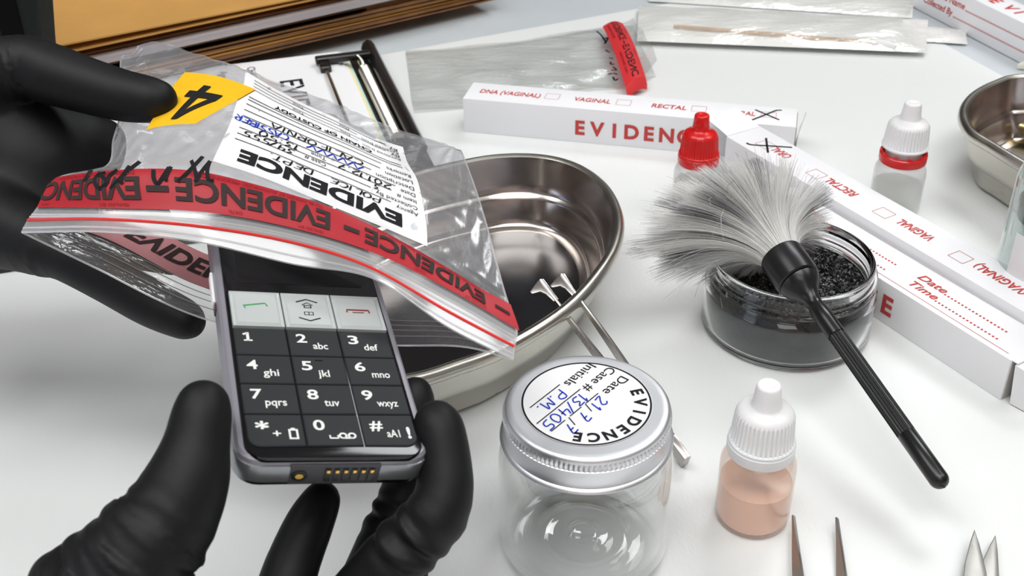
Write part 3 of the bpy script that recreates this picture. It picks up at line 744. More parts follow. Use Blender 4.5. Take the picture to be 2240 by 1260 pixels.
dropper(bp1, 'dropper bottle of peach liquid with white ribbed cap, in the right foreground', MAT['cap_white'], MAT['cap_white'], MAT['frost_peach'], MAT['liq_peach'], .0195, 1.03)
bp2 = at(1995, 241, .0640); bp2 = np.array([bp2[0], bp2[1], 0])
dropper(bp2, 'clear dropper bottle with white cap over a red ring, standing behind the long boxes', MAT['cap_white'], MAT['cap_red'], MAT['frost'], MAT['liq_grey'], .0185, 1.0, gap=True)
bp3 = at(1536, 249, .0610); bp3 = np.array([bp3[0], bp3[1], 0])
dropper(bp3, 'dropper bottle with bright red ribbed cap, behind the brush', MAT['cap_red'], MAT['cap_red'], MAT['frost'], MAT['liq_grey'], .0185, .93, cap_r=.0108)

# glass vial cut by the right frame edge
vp = at(2198, 592, .0275); vc = np.array([vp[0] + .0248, vp[1] + .006, 0])
t = thing('glass_bottle', vc, 'greenish glass bottle with white label at the right frame edge', 'bottle')
mb = MB(); mb.join(lathe([(0, .0005), (.022, .0005), (.0245, .002), (.025, .005), (.025, .072), (.023, .080), (.014, .088), (.013, .098)], 64, vc)); mb.build('bottle_body', MAT['glass_green'], t, sharp=0)
mb = MB(); mb.join(lathe([(.0145, .090), (.0155, .090), (.0155, .104), (.0145, .106), (0, .106)], 48, vc)); mb.build('cap', MAT['cap_white'], t)
mb = MB(); n = 40
mb.join(loft([[vc + np.array([.0254 * math.cos(a), .0254 * math.sin(a), z]) for a in np.linspace(math.radians(196), math.radians(350), n)] for z in (.008, .050)], False)); mb.build('label', MAT['label'], t)
mb = MB(); mb.join(lathe([(.0, .052), (.021, .052), (.0215, .060), (.0, .0605)], 40, vc)); mb.build('liquid', pbr('dark_green_liquid', (.10, .13, .11), .2), t)

# ================================================================== STEEL DISHES
def dish(name, outline, zr, label, n=10, mats=('steel', 'steel_outer'), ledge=.018, ins1=.006, ins2=.0055):
    P = crom(outline, n, True); m = len(P)
    # orientation ccw
    A = .5 * np.sum(P[:, 0] * np.roll(P[:, 1], -1) - np.roll(P[:, 0], -1) * P[:, 1])
    if A < 0: P = P[::-1]
    T = np.roll(P, -1, 0) - np.roll(P, 1, 0); T /= np.linalg.norm(T, axis=1)[:, None]
    Nn = np.stack([T[:, 1], -T[:, 0]], 1)                     # outward
    def ring(off, z): return [(*(P[i] + Nn[i] * off), z) for i in range(m)]
    ins = ins1 + ins2
    inner = [(-.0022, zr - .0008), (-.0024, zr - .003), (-.0028, zr - .005), (-ins1 * .75, ledge + .006), (-ins1, ledge + .0015), (-ins1 - .0008, ledge + .0002), (-ins1 - .0024, ledge - .0006), (-ins1 - .0032, ledge - .0022),
             (-ins - .001, .006), (-ins - .0018, .0030), (-ins - .0036, .0014), (-ins - .0075, .0009), (-ins - .0078, .0009)]
    rim = [(-.0022, zr - .0008), (-.0010, zr), (.0006, zr + .0002), (.0022, zr - .0006), (.0031, zr - .0024), (.0031, zr - .0046), (.0022, zr - .0060), (.0008, zr - .0064)]
    outer = [(.0008, zr - .0064), (-.0002, zr - .0068), (-ins1 * .55, ledge + .004), (-ins1 * .8, ledge - .0005), (-ins1 - .0015, ledge - .0025), (-ins1 - .003, ledge - .004), (-ins + .0006, .004), (-ins - .0015, .0012), (-ins - .005, .0002)]
    cen = P.mean(0)
    t = thing('kidney_dish', (cen[0], cen[1], 0), label, 'dish', None)
    NF = 2 * m
    mb = MB(); sh = loft([ring(*q) for q in inner]); V = list(sh[0]); Fc = [f[::-1] for f in sh[1]]; o = len(V) - m
    k = len(V); V.append((cen[0], cen[1], .0009)); Fc += [[o + (i + 1) % m, o + i, k][::-1] for i in range(m)]
    mb.add(V, Fc, 0, True); mb.SM[-m:] = [False] * m; mb.MI[-NF:] = [1] * NF; bowl = mb.build('bowl', [MAT[mats[0]], MAT['steel_floor']], t, sharp=0)  # floor faces get the steel with the dark reflection put into its colour
    mb = MB(); mb.join(loft([ring(*q) for q in outer][::-1])); k = len(mb.V); mb.V.append((cen[0], cen[1], .0002)); 
    mb.F += [[i, (i + 1) % m, k][::-1] for i in range(m)]; mb.MI += [0] * m; mb.SM += [True] * m
    mb.build('outer_wall', MAT[mats[1]], t, sharp=50)
    mb = MB(); mb.join(loft([ring(*q) for q in rim][::-1])); mb.build('rolled_rim', MAT['steel_outer'], t, sharp=0)
    return t
ZR = .040
rim_px = [(1010, 352), (1100, 338), (1190, 340), (1262, 360), (1318, 400), (1348, 452), (1350, 510), (1320, 575), (1240, 665), (1112, 746), (1000, 790), (885, 822)]
OUT1 = [at(x, y, ZR)[:2] for x, y in rim_px] + [(-.078, .372), (-.105, .385), (-.118, .42), (-.116, .465), (-.095, .515), (-.062, .548)]
dish('kidney_dish', OUT1, ZR, 'large stainless steel kidney dish in the middle, empty, with tweezers leaning on its rim')
r2 = [(2240, 163), (2180, 177), (2130, 205), (2110, 240), (2125, 280), (2172, 311), (2240, 352)]
OUT2 = [at(x, y, ZR)[:2] for x, y in r2]
OUT2 += [at(2330, 400, ZR)[:2], at(2440, 440, ZR)[:2], at(2560, 420, ZR)[:2], at(2600, 330, ZR)[:2], at(2540, 240, ZR)[:2], at(2400, 175, ZR)[:2]]
dish('kidney_dish', OUT2, ZR, 'steel dish holding bullets, cut off by the right frame edge')
# spent bullets and casings in it
def bullet(p, d, L, r, mat, label, case=False):
    d = unit(d); up = UP; s = unit(np.cross(d, up)); w = np.cross(s, d)
    prof = [(0, 0), (r * .9, 0), (r, .0006), (r, L * .55), (r * .88, L * .75), (r * .55, L * .93), (r * .2, L), (0, L)] if not case else [(0, 0), (r * 1.05, 0), (r * 1.05, .0012), (r * .88, .0016), (r * .88, .0026), (r, .0032), (r, L), (r * .85, L), (r * .82, L * .4), (0, L * .4)]
    sh = lathe(prof, 32); V = np.array(sh[0]); P = p + V[:, :1] * s + V[:, 1:2] * w + V[:, 2:] * d
    mb = MB(); mb.add(P, sh[1]); o = mb.build('cartridge_case' if case else 'bullet', mat, None, sharp=40, org=p)
    tag(o, label, 'cartridge' if case else 'bullet', 'spent ammunition in the steel dish')
bullet(at(2190, 268, .0072), np.array([.8, -.6, -.02]), .020, .0052, MAT['brass'], 'brass cartridge case lying at the near edge inside the right steel dish', True)
bullet(at(2215, 262, .0062), np.array([.7, -.7, .02]), .022, .0042, MAT['copper'], 'copper bullet lying beside the brass case in the right steel dish')
bullet(at(2232, 240, .0150), np.array([.9, -.4, .25]), .022, .0042, MAT['copper'], 'copper bullet resting highest, near the back wall of the right steel dish')
pt = at(2226, 163, .001)
mb = MB(); mb.join(xf(prism([(0, 0), (.05, 0), (.05, .03), (.012, .022)], 0, .004, .0003), np.array([pt[0] + .004, pt[1] + .012, .0003]), np.array([.93, -.36, 0]), np.array([.36, .93, 0]), UP), 0, False)
tag(mb.build('paper_tag', MAT['cream'], None, org=(pt[0] + .03, pt[1] + .02, 0)), 'cream card corner peeking out behind the right steel dish', 'card')

# ================================================================== TWEEZERS AND SCISSORS
def strip(path, wvec, nvec, wid, thk, bev=True):
    """flat steel arm along path; width direction wvec, thickness direction nvec"""
    rings = []
    for p, w, h in zip(path, wid, thk):
        a = np.asarray(wvec) * w / 2; b = np.asarray(nvec) * h / 2; c = .72
        rings.append([p + a * 1 + b * 0, p + a * .86 + b, p - a * .86 + b, p - a, p - a * .86 - b, p + a * .86 - b])
    return loft(rings, True, True, True)
def tweezers(joint, tl, tr, wv, label, widths, hook=0.0, teeth=False, thk=.0013, nv=None, bow=.0):
    joint, tl, tr = (np.asarray(p, float) for p in (joint, tl, tr))
    t = thing('tweezers', joint, label, 'tweezers', None)
    for side, tip in ((-1, tl), (1, tr)):
        d = unit(tip - joint); n = unit(tr - tl); w = np.asarray(wv, float); w = unit(w - d * (w @ d)); nn = unit(np.cross(d, w))
        if nn @ n < 0: nn = -nn
        ks = np.linspace(0, 1, 26)
        path = [joint + (tip - joint) * k + nn * side * (bow * math.sin(PI * k) + .0005) for k in ks]
        wid = np.interp(ks, [w_[0] for w_ in widths], [w_[1] for w_ in widths]); th = np.interp(ks, [0, .6, 1], [thk, thk, thk * .8])
        mb = MB(); mb.join(strip(path, w, nn, wid, th), 0, True)
        if hook:
            L = np.linalg.norm(tip - joint)
            hk = [(0, .0017), (.0004, -.0010), (-.0012, -hook * .55), (-.0030, -hook), (-.0042, -hook * .97), (-.0046, -hook * .8), (-.0052, -hook * .45), (-.0075, -.0022), (-.013, -.0014), (-.013, .0012)]
            mb.join(xf(prism(hk[::-1], -.0005, .0005, .0002), path[-1], d, unit(n - d * (n @ d)), np.cross(d, unit(n - d * (n @ d)))), 0, False)
        arm = mb.build('arm', MAT['steel_tool'], t, sharp=30)
        if teeth and side == -1:
            mb = MB()
            for q in range(24):
                k = .46 + .22 * (q / 23); c = joint + (tip - joint) * k + nn * side * (bow * math.sin(PI * k) + .0005 + thk * .5)
                ww = np.interp(k, [w_[0] for w_ in widths], [w_[1] for w_ in widths])
                mb.join(xf(box(-.0003, .0003, -ww * .38, ww * .38, -.0001, .00035, .0001, 1), c, d, w, nn * side), 0, False)
            mb.build('grip_ridges', MAT['steel_tool'], arm, sharp=30)
    mb = MB(); d = unit((tl + tr) / 2 - joint); w = np.asarray(wv, float); w = unit(w - d * (w @ d)); nn = np.cross(d, w)
    mb.join(xf(box(-.006, .006, -.004, .004, -.0018, .0018, .0008), joint, d, w, nn), 0, False); mb.build('weld', MAT['steel_tool'], t)
jt = at(1484, 986, .0065); tlp = at(1184, 613, .0420); trp = at(1226, 603, .0425)
nv_ = unit(trp - tlp); dv_ = unit((tlp + trp) / 2 - jt)
wv_ = np.cross(nv_, dv_); wv_ = wv_ if proj(tlp + wv_ * .01)[0] < proj(tlp)[0] else -wv_
tweezers(jt, tlp, trp, wv_, 'steel hook-tipped tweezers leaning on the rim of the large kidney dish', [(0, .0075), (.25, .0085), (.55, .0070), (.75, .0046), (.9, .0030), (1, .0030)], hook=.0078, teeth=True, bow=.0012)
jt2 = at(1830, 1720, .005)
tweezers(jt2, at(1738, 1130, .0045), at(1829, 1132, .0045), (1, .1, 1.2), 'pair of slim pointed tweezers at the bottom edge, beside the peach bottle', [(0, .0085), (.45, .0070), (.75, .0048), (.93, .0016), (1, .0007)], bow=.0035, thk=.0018)
# scissors
pv = at(2136, 1430, .004)
t = thing('scissors', (pv[0], pv[1], 0), 'steel scissors with open blades at the bottom right edge', 'scissors', None)
for tip, z, wd, side in ((at(2131, 1160, .0052), .0052, .0104, 1), (at(2177, 1172, .0028), .0028, .0098, -1)):
    d = tip - np.array([pv[0], pv[1], z]); L = np.linalg.norm(d); d = unit(d); b = np.array([-d[1], d[0], 0])
    out = [(-.006, -wd * .5), (L * .4, -wd * .48), (L * .65, -wd * .36), (L * .87, -wd * .16), (L, 0), (L * .88, wd * .16), (L * .68, wd * .36), (L * .4, wd * .5), (-.006, wd * .5)]
    mb = MB(); mb.join(xf(prism(out, -.0009, .0009, .0004), np.array([pv[0], pv[1], z]), d, b, UP), 0, False)
    mb.join(tube(crom([np.array([pv[0], pv[1], z]) - d * .004, np.array([pv[0], pv[1], z]) - d * .03 + b * .004 * side, np.array([pv[0], pv[1], z]) - d * .055 + b * .010 * side], 6), [.0034] * 12 + [.003], 10))
    cc_ = np.array([pv[0], pv[1], z]) - d * .067 + b * .013 * side
    mb.join(tube([cc_ + d * .013 * math.cos(a) + b * .010 * math.sin(a) for a in np.linspace(0, 2 * PI, 33)], .0026, 10, False))
    mb.build('blade', MAT['steel_blade'], t, sharp=30)
mb = MB(); mb.join(lathe([(0, .0015), (.0032, .0015), (.0034, .0072), (.0026, .0082), (0, .0082)], 24, (pv[0], pv[1], 0))); mb.build('pivot_screw', MAT['steel_tool'], t)

# ================================================================== JAR OF BLACK POWDER
jc = np.array([.1355, .4625, 0]); RB = .0412; RT = .0392; ZT = .0400
ZP = .0275
t = thing('powder_jar', jc, 'open clear screw-top jar filled with black powder, the brush resting on it', 'jar', None); PJ = t
op = [(0, .0003), (RB - .004, .0003), (RB - .0012, .0010), (RB, .0032), (RB, .0230), (RB - .0004, .0247), (RB - .0022, .0256), (RT - .0004, .0262), (RT - .0010, .0276), (RT + .0008, .0288), (RT + .0008, .0297), (RT - .0010, .0309), (RT - .0010, .0322), (RT + .0006, .0332), (RT + .0006, .0341), (RT - .0010, .0352),
      (RT - .0008, ZT - .0012), (RT - .0014, ZT - .0002), (RT - .0024, ZT), (RT - .0030, ZT - .0006), (RT - .0032, ZT - .002), (RT - .0032, .0270), (RB - .0042, .0252), (RB - .0026, .0232), (RB - .0021, .0215), (RB - .0021, .0055), (RB - .0034, .0030), (RB - .006, .0022), (0, .0022)]
mb = MB(); mb.join(lathe(op, 160, jc)); mb.build('jar_wall', MAT['thick_clear'], t, sharp=60)
# powder: heap with loose flakes
mb = MB(); n = 150
side = [(0, .0024), (RB - .0062, .0024), (RB - .0036, .0033), (RB - .0023, .0057), (RB - .0023, .0214), (RB - .0028, .0230), (RB - .0044, .0249), (RT - .0034, .0266)]
mb.join(lathe(side, 96, jc), 1)
def ph(x, y):
    r = math.hypot(x, y); return .0262 + .0030 * (1 - (r / .036) ** 2) + .0016 * math.sin(x * 140 + 1) * math.sin(y * 120) + .0022 * math.exp(-((x - .018) ** 2 + (y - .012) ** 2) / .00016)
rr_ = [0.0001] + list(np.linspace(.0012, RT - .0034, 44)); rings = []
for r in rr_:
    rings.append([(jc[0] + r * math.cos(a), jc[1] + r * math.sin(a), ph(r * math.cos(a), r * math.sin(a)) + random.uniform(-.0004, .0004)) for a in np.linspace(0, 2 * PI, 129)[:-1]])
mb.join(loft(rings), 0, False)
for k in range(5200):
    r = (RT - .0045) * math.sqrt(random.random()); a = random.uniform(0, 2 * PI); x, y = r * math.cos(a), r * math.sin(a)
    p = np.array([jc[0] + x, jc[1] + y, ph(x, y) + random.uniform(.0000, .0006)])
    u = unit(RNG.normal(size=3)); v = unit(np.cross(u, RNG.normal(size=3))); w = np.cross(u, v)
    L = random.choice([.0004, .0006, .0008, .0009, .0014]); b = L * random.uniform(.35, .9); h = L * .3
    V = [p + u * L, p + v * b, p - u * L, p - v * b, p + w * h]
    mb.add(V, [[0, 1, 4], [1, 2, 4], [2, 3, 4], [3, 0, 4], [3, 2, 1, 0]], 2 if k % 7 == 0 else 0, False)
tag(mb.build('black_powder', [MAT['powder'], MAT['powder_side'], MAT['powder_flake']], None, sharp=0, org=jc + UP * .003), 'black granular fingerprint powder filling the clear jar', 'powder', kind='stuff')

# ================================================================== BRUSH
be = at(2066, 1066, .0215); bc_ = at(1800, 690, .0455)
ax = unit(bc_ - be)
# ferrule mouth: where the axis passes over the picture of the jar
best = min(np.linspace(.10, .22, 400), key=lambda s: abs(proj(be + ax * s)[1] - 560)); LBR = best
t = thing('powder_brush', be, 'fluffy white and grey powder brush with black ribbed handle, resting across the powder jar', 'brush', None)
side_ = unit(np.cross(ax, UP)); upb = np.cross(side_, ax)
def along(prof, n=48, mod=None):
    sh = lathe(prof, n, (0, 0, 0), mod); V = np.array(sh[0]); return be + V[:, :1] * side_ + V[:, 1:2] * upb + V[:, 2:] * ax, sh[1]
rh = .0039
hp = [(0, -.0004)] + [(rh * math.sin(a), rh * (1 - math.cos(a))) for a in np.linspace(.15, PI / 2, 9)] + [(rh, .026)]
L1 = LBR - .0485
mb = MB(); mb.join(along(hp + [(rh * .96, .0262), (0, .0262)])); hd = mb.build('handle_end', MAT['br_black'], t, sharp=40)
rib = lambda r, z, a: r - (.00042 * (.5 - .5 * math.cos(a * 18)) if r > .003 else 0)
mb = MB(); mb.join(along([(0, .026)] + [(rh * 1.0, .026 + (L1 + .0 - .026) * k / 10) for k in range(11)] + [(0, L1)], 180, rib)); mb.build('ribbed_handle', MAT['br_black'], t, sharp=50)
mb = MB(); mb.join(along([(0, L1), (rh * 1.03, L1), (rh * 1.05, L1 + .008), (rh * .98, L1 + .0165), (rh * .93, L1 + .0168), (rh * .90, L1 + .0190), (rh * 1.0, L1 + .0215), (rh * 1.35, L1 + .0245), (rh * 1.9, L1 + .0272), (.0090, L1 + .0300), (.0095, L1 + .0316), (.0088, L1 + .0322), (0, L1 + .0323)])); mb.build('collar', MAT['br_black'], t, sharp=40)
mb = MB(); zf = LBR - .0162; mb.join(along([(0, zf), (.0094, zf), (.0101, zf + .0006), (.0102, zf + .006), (.0102, LBR - .0012), (.0099, LBR), (.0090, LBR), (.0084, LBR - .004), (0, LBR - .004)])); mb.build('ferrule', MAT['br_satin'], t, sharp=40)
# bristles: strands that leave the ferrule and flare outwards
mouth = be + ax * (LBR - .002)
def hair():
    V = []; Fc = []; A = []
    seg = 9
    clumps = []
    for k in range(170):
        th = random.uniform(0, 2 * PI); rr = math.sqrt(random.random()); clumps.append((th, rr, random.uniform(.84, 1.05), random.choice([.0, .05, .1, .2, .35, .6, .95]), random.gauss(0, .13), random.gauss(0, .12)))
    for k in range(12500):
        th, rr, ln, tone, j1, j2 = random.choice(clumps)
        if random.random() < .10: th, rr, ln, tone = random.uniform(0, 2 * PI), math.sqrt(random.random()), random.uniform(.75, 1.10), random.random()
        th += random.gauss(0, .06); rr = min(1.02, max(0, rr + random.gauss(0, .035))); ln *= random.uniform(.965, 1.03)
        rad = side_ * math.cos(th) + upb * math.sin(th)
        p = mouth + rad * (.0082 * rr)
        flare = 1.25 * rr ** 1.1 * (1 + .28 * max(0, math.cos(th))) + j1 * .3            # final angle from the axis
        Lh = .060 * ln * (1 - rr * (.20 - .34 * math.cos(th - math.radians(168))) * .85) * (1.02 - .1 * (1 - rr)) * (1 - .13 * max(0, math.sin(th)) * rr)
        tw = np.cross(ax, rad)
        col = min(1, max(0, tone + random.gauss(0, .07)))
        wv = unit(UP + RNG.normal(size=3) * .45); stray = random.random() < .02; kk = RNG.normal(size=3) * .5
        pts = [p]
        for s in range(1, seg + 1):
            f = s / seg; ang = flare * min(1, f * 1.25) ** .8
            d = ax * math.cos(ang) + rad * math.sin(ang) + tw * (j2 * f * .8)
            d = unit(d) + np.array([-.8, -.2, -.34]) * ((.10 + .46 * (.5 - .5 * math.cos(th) * rr)) * f) - UP * (.30 * f * max(0, math.cos(th)) * rr)
            if stray: d = d + kk * f * f * 1.6
            d = unit(d); d = d - UP * (d[2] * .08 if d[2] > 0 else 0)
            p = p + d * (Lh / seg); pts.append(p)
        wid = .00013 * random.uniform(.7, 1.25)
        o = len(V)
        for s, q in enumerate(pts):
            d = unit(pts[min(s + 1, seg)] - pts[max(s - 1, 0)]); sd = unit(np.cross(d, wv)); w = wid * (1 - .6 * (s / seg) ** 2)
            V.append(q + sd * w); V.append(q - sd * w)
            A += [(s / seg, col, 0, 1)] * 2
        for s in range(seg): Fc.append([o + 2 * s, o + 2 * s + 1, o + 2 * s + 3, o + 2 * s + 2])
    return V, Fc, A
m, nt, b = nm('bristle_hair'); b.inputs['Roughness'].default_value = .38; b.inputs['Specular IOR Level'].default_value = .5
vc_ = nt.nodes.new('ShaderNodeVertexColor'); vc_.layer_name = 'strand'; sx = nt.nodes.new('ShaderNodeSeparateColor'); nt.links.new(vc_.outputs[0], sx.inputs[0])
mu = nt.nodes.new('ShaderNodeMath'); mu.operation = 'MULTIPLY'; nt.links.new(sx.outputs[0], mu.inputs[0]); nt.links.new(sx.outputs[1], mu.inputs[1])
rp = nt.nodes.new('ShaderNodeValToRGB'); e = rp.color_ramp.elements; e[0].position = 0; e[0].color = (.97, .97, .95, 1); e[1].position = .70; e[1].color = (.22, .22, .235, 1)
x_ = e.new(.28); x_.color = (.95, .95, .94, 1); x_ = e.new(.52); x_.color = (.60, .60, .62, 1)
nt.links.new(mu.outputs[0], rp.inputs[0]); nt.links.new(rp.outputs[0], b.inputs['Base Color'])
tl_ = nt.nodes.new('ShaderNodeBsdfTranslucent'); nt.links.new(rp.outputs[0], tl_.inputs[0]); mxs = nt.nodes.new('ShaderNodeMixShader'); mxs.inputs[0].default_value = .5
nt.links.new(b.outputs[0], mxs.inputs[1]); nt.links.new(tl_.outputs[0], mxs.inputs[2]); nt.links.new(mxs.outputs[0], nt.nodes['Material Output'].inputs['Surface'])
MAT['hair'] = m
V, Fc, A = hair(); mb = MB(); mb.add(V, Fc, 0, True); ho = mb.build('bristles', MAT['hair'], t, sharp=0); ho['kind'] = 'stuff'
ca = ho.data.color_attributes.new('strand', 'FLOAT_COLOR', 'POINT'); ca.data.foreach_set('color', np.array(A, np.float32).ravel())

# ================================================================== EVIDENCE SPECIMEN JAR
ec = np.array([.0262, .3168, 0]); RJ = .0324
ZL = .0700
t = thing('specimen_jar', ec, 'empty clear glass jar with aluminium screw lid and round EVIDENCE sticker', 'jar', None)
def sq(r, z, a):   # slightly faceted body
    return r
bodyp = [(0, .0022), (.0035, .0020), (.0045, .0030), (.0060, .0032), (.0068, .0022), (.0150, .0016), (.0165, .0024), (.0180, .0010), (.0215, .0006), (.0235, .0002), (.0270, .0003), (.0300, .0020), (RJ, .0065), (RJ, .0450), (RJ - .0008, .0500), (RJ - .0030, .0545), (.0275, .0562), (.0272, .0640)]
mb = MB(); mb.join(lathe(bodyp, 128, ec)); mb.build('jar_body', MAT['glass'], t, sharp=0)
inp = [(0, .0052), (.0032, .0052), (.0042, .0060), (.0052, .0052), (.0140, .0040), (.0155, .0052), (.0172, .0038), (.0225, .0032), (.0260, .0034), (.0282, .0056), (RJ - .0018, .0085), (RJ - .0018, .0450), (RJ - .0026, .0495), (RJ - .0048, .0535), (.0258, .0560), (.0256, .0640)]
mb = MB(); mb.join(lathe(inp, 128, ec)); mb.build('inner_surface', MAT['glass_in'], t, sharp=0)
def knurl(r, z, a): return r - (.00045 * (.5 - .5 * math.cos(a * 110)) if ZL - .0053 < z < ZL - .0025 else 0)
RL = .0301
lid = [(.0285, .0552), (RL + .0008, .0552), (RL + .0014, .0556), (RL + .0016, .0562), (RL + .0012, .0569), (RL + .0004, .0573), (RL + .0001, .0580), (RL - .0002, .0592), (RL, .0628), (RL + .0003, .0638), (RL + .0004, ZL - .0054), (RL + .0003, ZL - .0052), (RL + .0005, ZL - .0039), (RL + .0003, ZL - .0026), (RL - .0001, ZL - .0023), (RL - .0001, ZL - .0014), (RL - .0005, ZL - .0007), (RL - .0012, ZL - .0002), (RL - .0020, ZL), (RL - .0034, ZL - .0001), (0, ZL - .0001)]
mb = MB(); mb.join(lathe(lid, 440, ec, knurl)); ld = mb.build('lid', MAT['alu'], t, sharp=40)
# round sticker: reading direction found from the photo
lc = at(1281, 885, ZL); lu = unit(at(1158, 893, ZL) - at(1225, 841, ZL))     # text runs from upper right to lower left
lx = lu; ly = np.array([-lx[1], lx[0], 0]); 
if (at(1390, 900, ZL) - lc) @ ly < 0: ly = -ly                                # 'up' of the text is towards EVIDENCE
lc = np.array([ec[0] - .0002, ec[1] + .0008, ZL]); RS = .0236
mb = MB(); st = [(RS * math.cos(a), RS * math.sin(a)) for a in np.linspace(0, 2 * PI, 97)[:-1]]
fnL = plane_fn(lc, lx, ly, .0002); mir = np.cross(lx, ly)[2]
LUP = UP if True else None
def lp(sh, mi, lift=.0003):
    P = lambda q: lc + q[:, :1] * lx + q[:, 1:2] * ly + UP * lift
    put(mb, sh, P, mi, UP)
lp((np.array(st), [list(range(96))]), 0, .0001)
ringv = np.array([(r * math.cos(a), r * math.sin(a)) for a in np.linspace(0, 2 * PI, 129)[:-1] for r in (RS - .0009, RS - .0002)]); lp((ringv, [[2 * i, 2 * i + 1, 2 * ((i + 1) % 128) + 1, 2 * ((i + 1) % 128)] for i in range(128)]), 1, .0002)
for i, ch in enumerate('EVIDENCE'):       # on an arc around the top of the sticker
    V, Fc = text2d(ch, .0046, None, .035); V = V.copy(); V[:, 0] -= V[:, 0].max() / 2
    a = math.radians(146 - 118 * i / 7); ca_, sa_ = math.cos(a - PI / 2), math.sin(a - PI / 2); rr = RS - .0064
    W = np.stack([V[:, 0] * ca_ - (V[:, 1] + rr) * sa_, V[:, 0] * sa_ + (V[:, 1] + rr) * ca_], 1); lp((W, Fc), 1)
for s, x, y, w in (('Date', -.0202, .0006, .0118), ('Case #', -.0218, -.0062, .0166), ('Initials', -.0188, -.0132, .0155)):
    lp(shift(text2d(s, .0040, w), x, y), 1)
for x0, x1 in ((-.0066, .0008), (.0034, .0100), (.0128, .0206)): lp(rect2d(x0, x1, .0001, .0005), 1)
for x in (.0012, .0108): lp(ribbon2d([(x, .0004), (x + .0018, .0046)], .0004), 1)
lp(rect2d(-.0044, .0206, -.0064, -.0060), 1); lp(rect2d(-.0018, .0154, -.0138, -.0134), 1)
for s, x, y, w in (('21', -.0055, .0018, .0062), ('7', .0052, .0022, .0036), ('7', .0132, .0024, .0038), ('13/405', -.0028, -.0050, .0240), ('P.M.', .0004, -.0122, .0140)):
    lp(shift(hand2d(s, .0046, w, .00055), x, y), 2)
mb.build('round_sticker', [MAT['label'], MAT['black_ink'], MAT['blue_ink']], ld, sharp=0)

# ================================================================== PHONE
PR = np.array([[0.92904892, -0.25721987, 0.26590607], [0.26964287, 0.96290141, -0.01065804], [-0.25329987, 0.08160152, 0.96394002]])
PT = np.array([-0.07083161, 0.32205184, 0.11502006])
px_, py_, pz_ = PR[:, 0], PR[:, 1], PR[:, 2]
def phf(x, y, z=0): return PT + px_ * x + py_ * y + pz_ * z
def phx(sh): return xf(sh, PT, px_, py_, pz_)
PHN = thing('mobile_phone', phf(0, -.03, -.006), 'black big-button mobile phone held in the lower gloved hand, top end inside the evidence bag', 'phone')
Y0, Y1, HW = -.0775, .0485, .0288
mb = MB(); mb.join(phx(prism(rrect(-.0264, .0264, Y0 + .0002, Y1 - .001, .0060), -.0024, -.0002, .0006))); mb.build('front_plate', MAT['ph_black'], PHN)
mb = MB(); mb.join(phx(prism(rrect(-HW, HW, Y0 + .0004, Y1 + .0005, .0070), -.0098, -.0008, .0022, 3))); mb.build('side_frame', MAT['ph_frame'], PHN)
mb = MB(); mb.join(phx(prism(rrect(-HW + .0008, HW - .0008, Y0 + .0008, Y1, .0068), -.0120, -.0096, .0010))); mb.build('back_cover', MAT['ph_black'], PHN)
for s in (-1, 1):
    o = [(s * (HW + .0002), Y0 + .010), (s * (HW + .0002), Y0 + .0065)] + [(s * (HW - .0068 + .0070 * math.cos(a)), Y0 + .0068 - .0070 * math.sin(a)) for a in np.linspace(.1, PI / 2, 8)] + [(s * (HW - .0155), Y0 - .0002), (s * (HW - .0155), Y0 + .0012), (s * (HW - .006), Y0 + .003), (s * (HW - .002), Y0 + .010)]
    mb = MB(); mb.join(phx(prism(o if s > 0 else o[::-1], -.0096, -.0034, .0005)), 0, False); mb.build('corner_bumper', MAT['ph_metal'], PHN)
mb = MB(); mb.join(phx(box(-HW + .0155, HW - .0155, Y0 - .0003, Y0 + .001, -.0104, -.0030, .0002)), 0, False); pp = mb.build('port_panel', MAT['port_dark'], PHN)
e0 = phf(-.0105, Y0 - .0003, -.0068)
def port(rad, dz, r_in, mat, name, dy=0):
    V = []; 
    sh = lathe([(r_in, 0), (rad, 0), (rad, dz), (r_in, dz)] if r_in else [(0, dz), (rad, dz), (rad, 0)], 32); V = np.array(sh[0])
    P = e0 + V[:, :1] * px_ + V[:, 1:2] * pz_ * .8 - V[:, 2:] * py_
    mb = MB(); mb.add(P, sh[1]); return mb.build(name, mat, pp)
port(.0024, .0003, 0, MAT['ph_black'], 'charger_socket'); port(.0012, .0006, 0, MAT['gold'], 'socket_pin')
for k in range(6):
    x = -.0022 + .0026 * k
    mb = MB(); mb.join(phx(box(x - .0009, x + .0009, Y0 - .0007, Y0, -.0090, -.0042)), 0, False); sl = mb.build('contact_slot', MAT['ph_black'], pp)
    mb = MB(); mb.join(phx(box(x - .0006, x + .0006, Y0 - .0011, Y0 - .0006, -.0060, -.0046, .0003)), 0, True); mb.build('contact_pin', MAT['gold'], sl)
mb = MB(); mb.join(phx(prism(rrect(-.0213, .0213, .0065, .0420, .001), -.0004, -.0001, .0001)), 0, False); mb.build('screen', MAT['screen'], PHN)
mb = MB(); mb.join(phx(box(-HW - .0010, -HW, .000, .0170, -.0072, -.0040, .0004))); mb.build('volume_button', MAT['page_white'], PHN)
mb = MB(); mb.join(phx(box(-HW - .0005, -HW, -.004, -.0005, -.0072, -.0040, .0003))); mb.build('side_latch', pbr('dark_maroon_plastic', (.10, .035, .04), .4), PHN)
KW = .0255; cols = [-KW, -KW / 3, KW / 3, KW]; SH_, RP = .0188126, .0135945; g = .00022
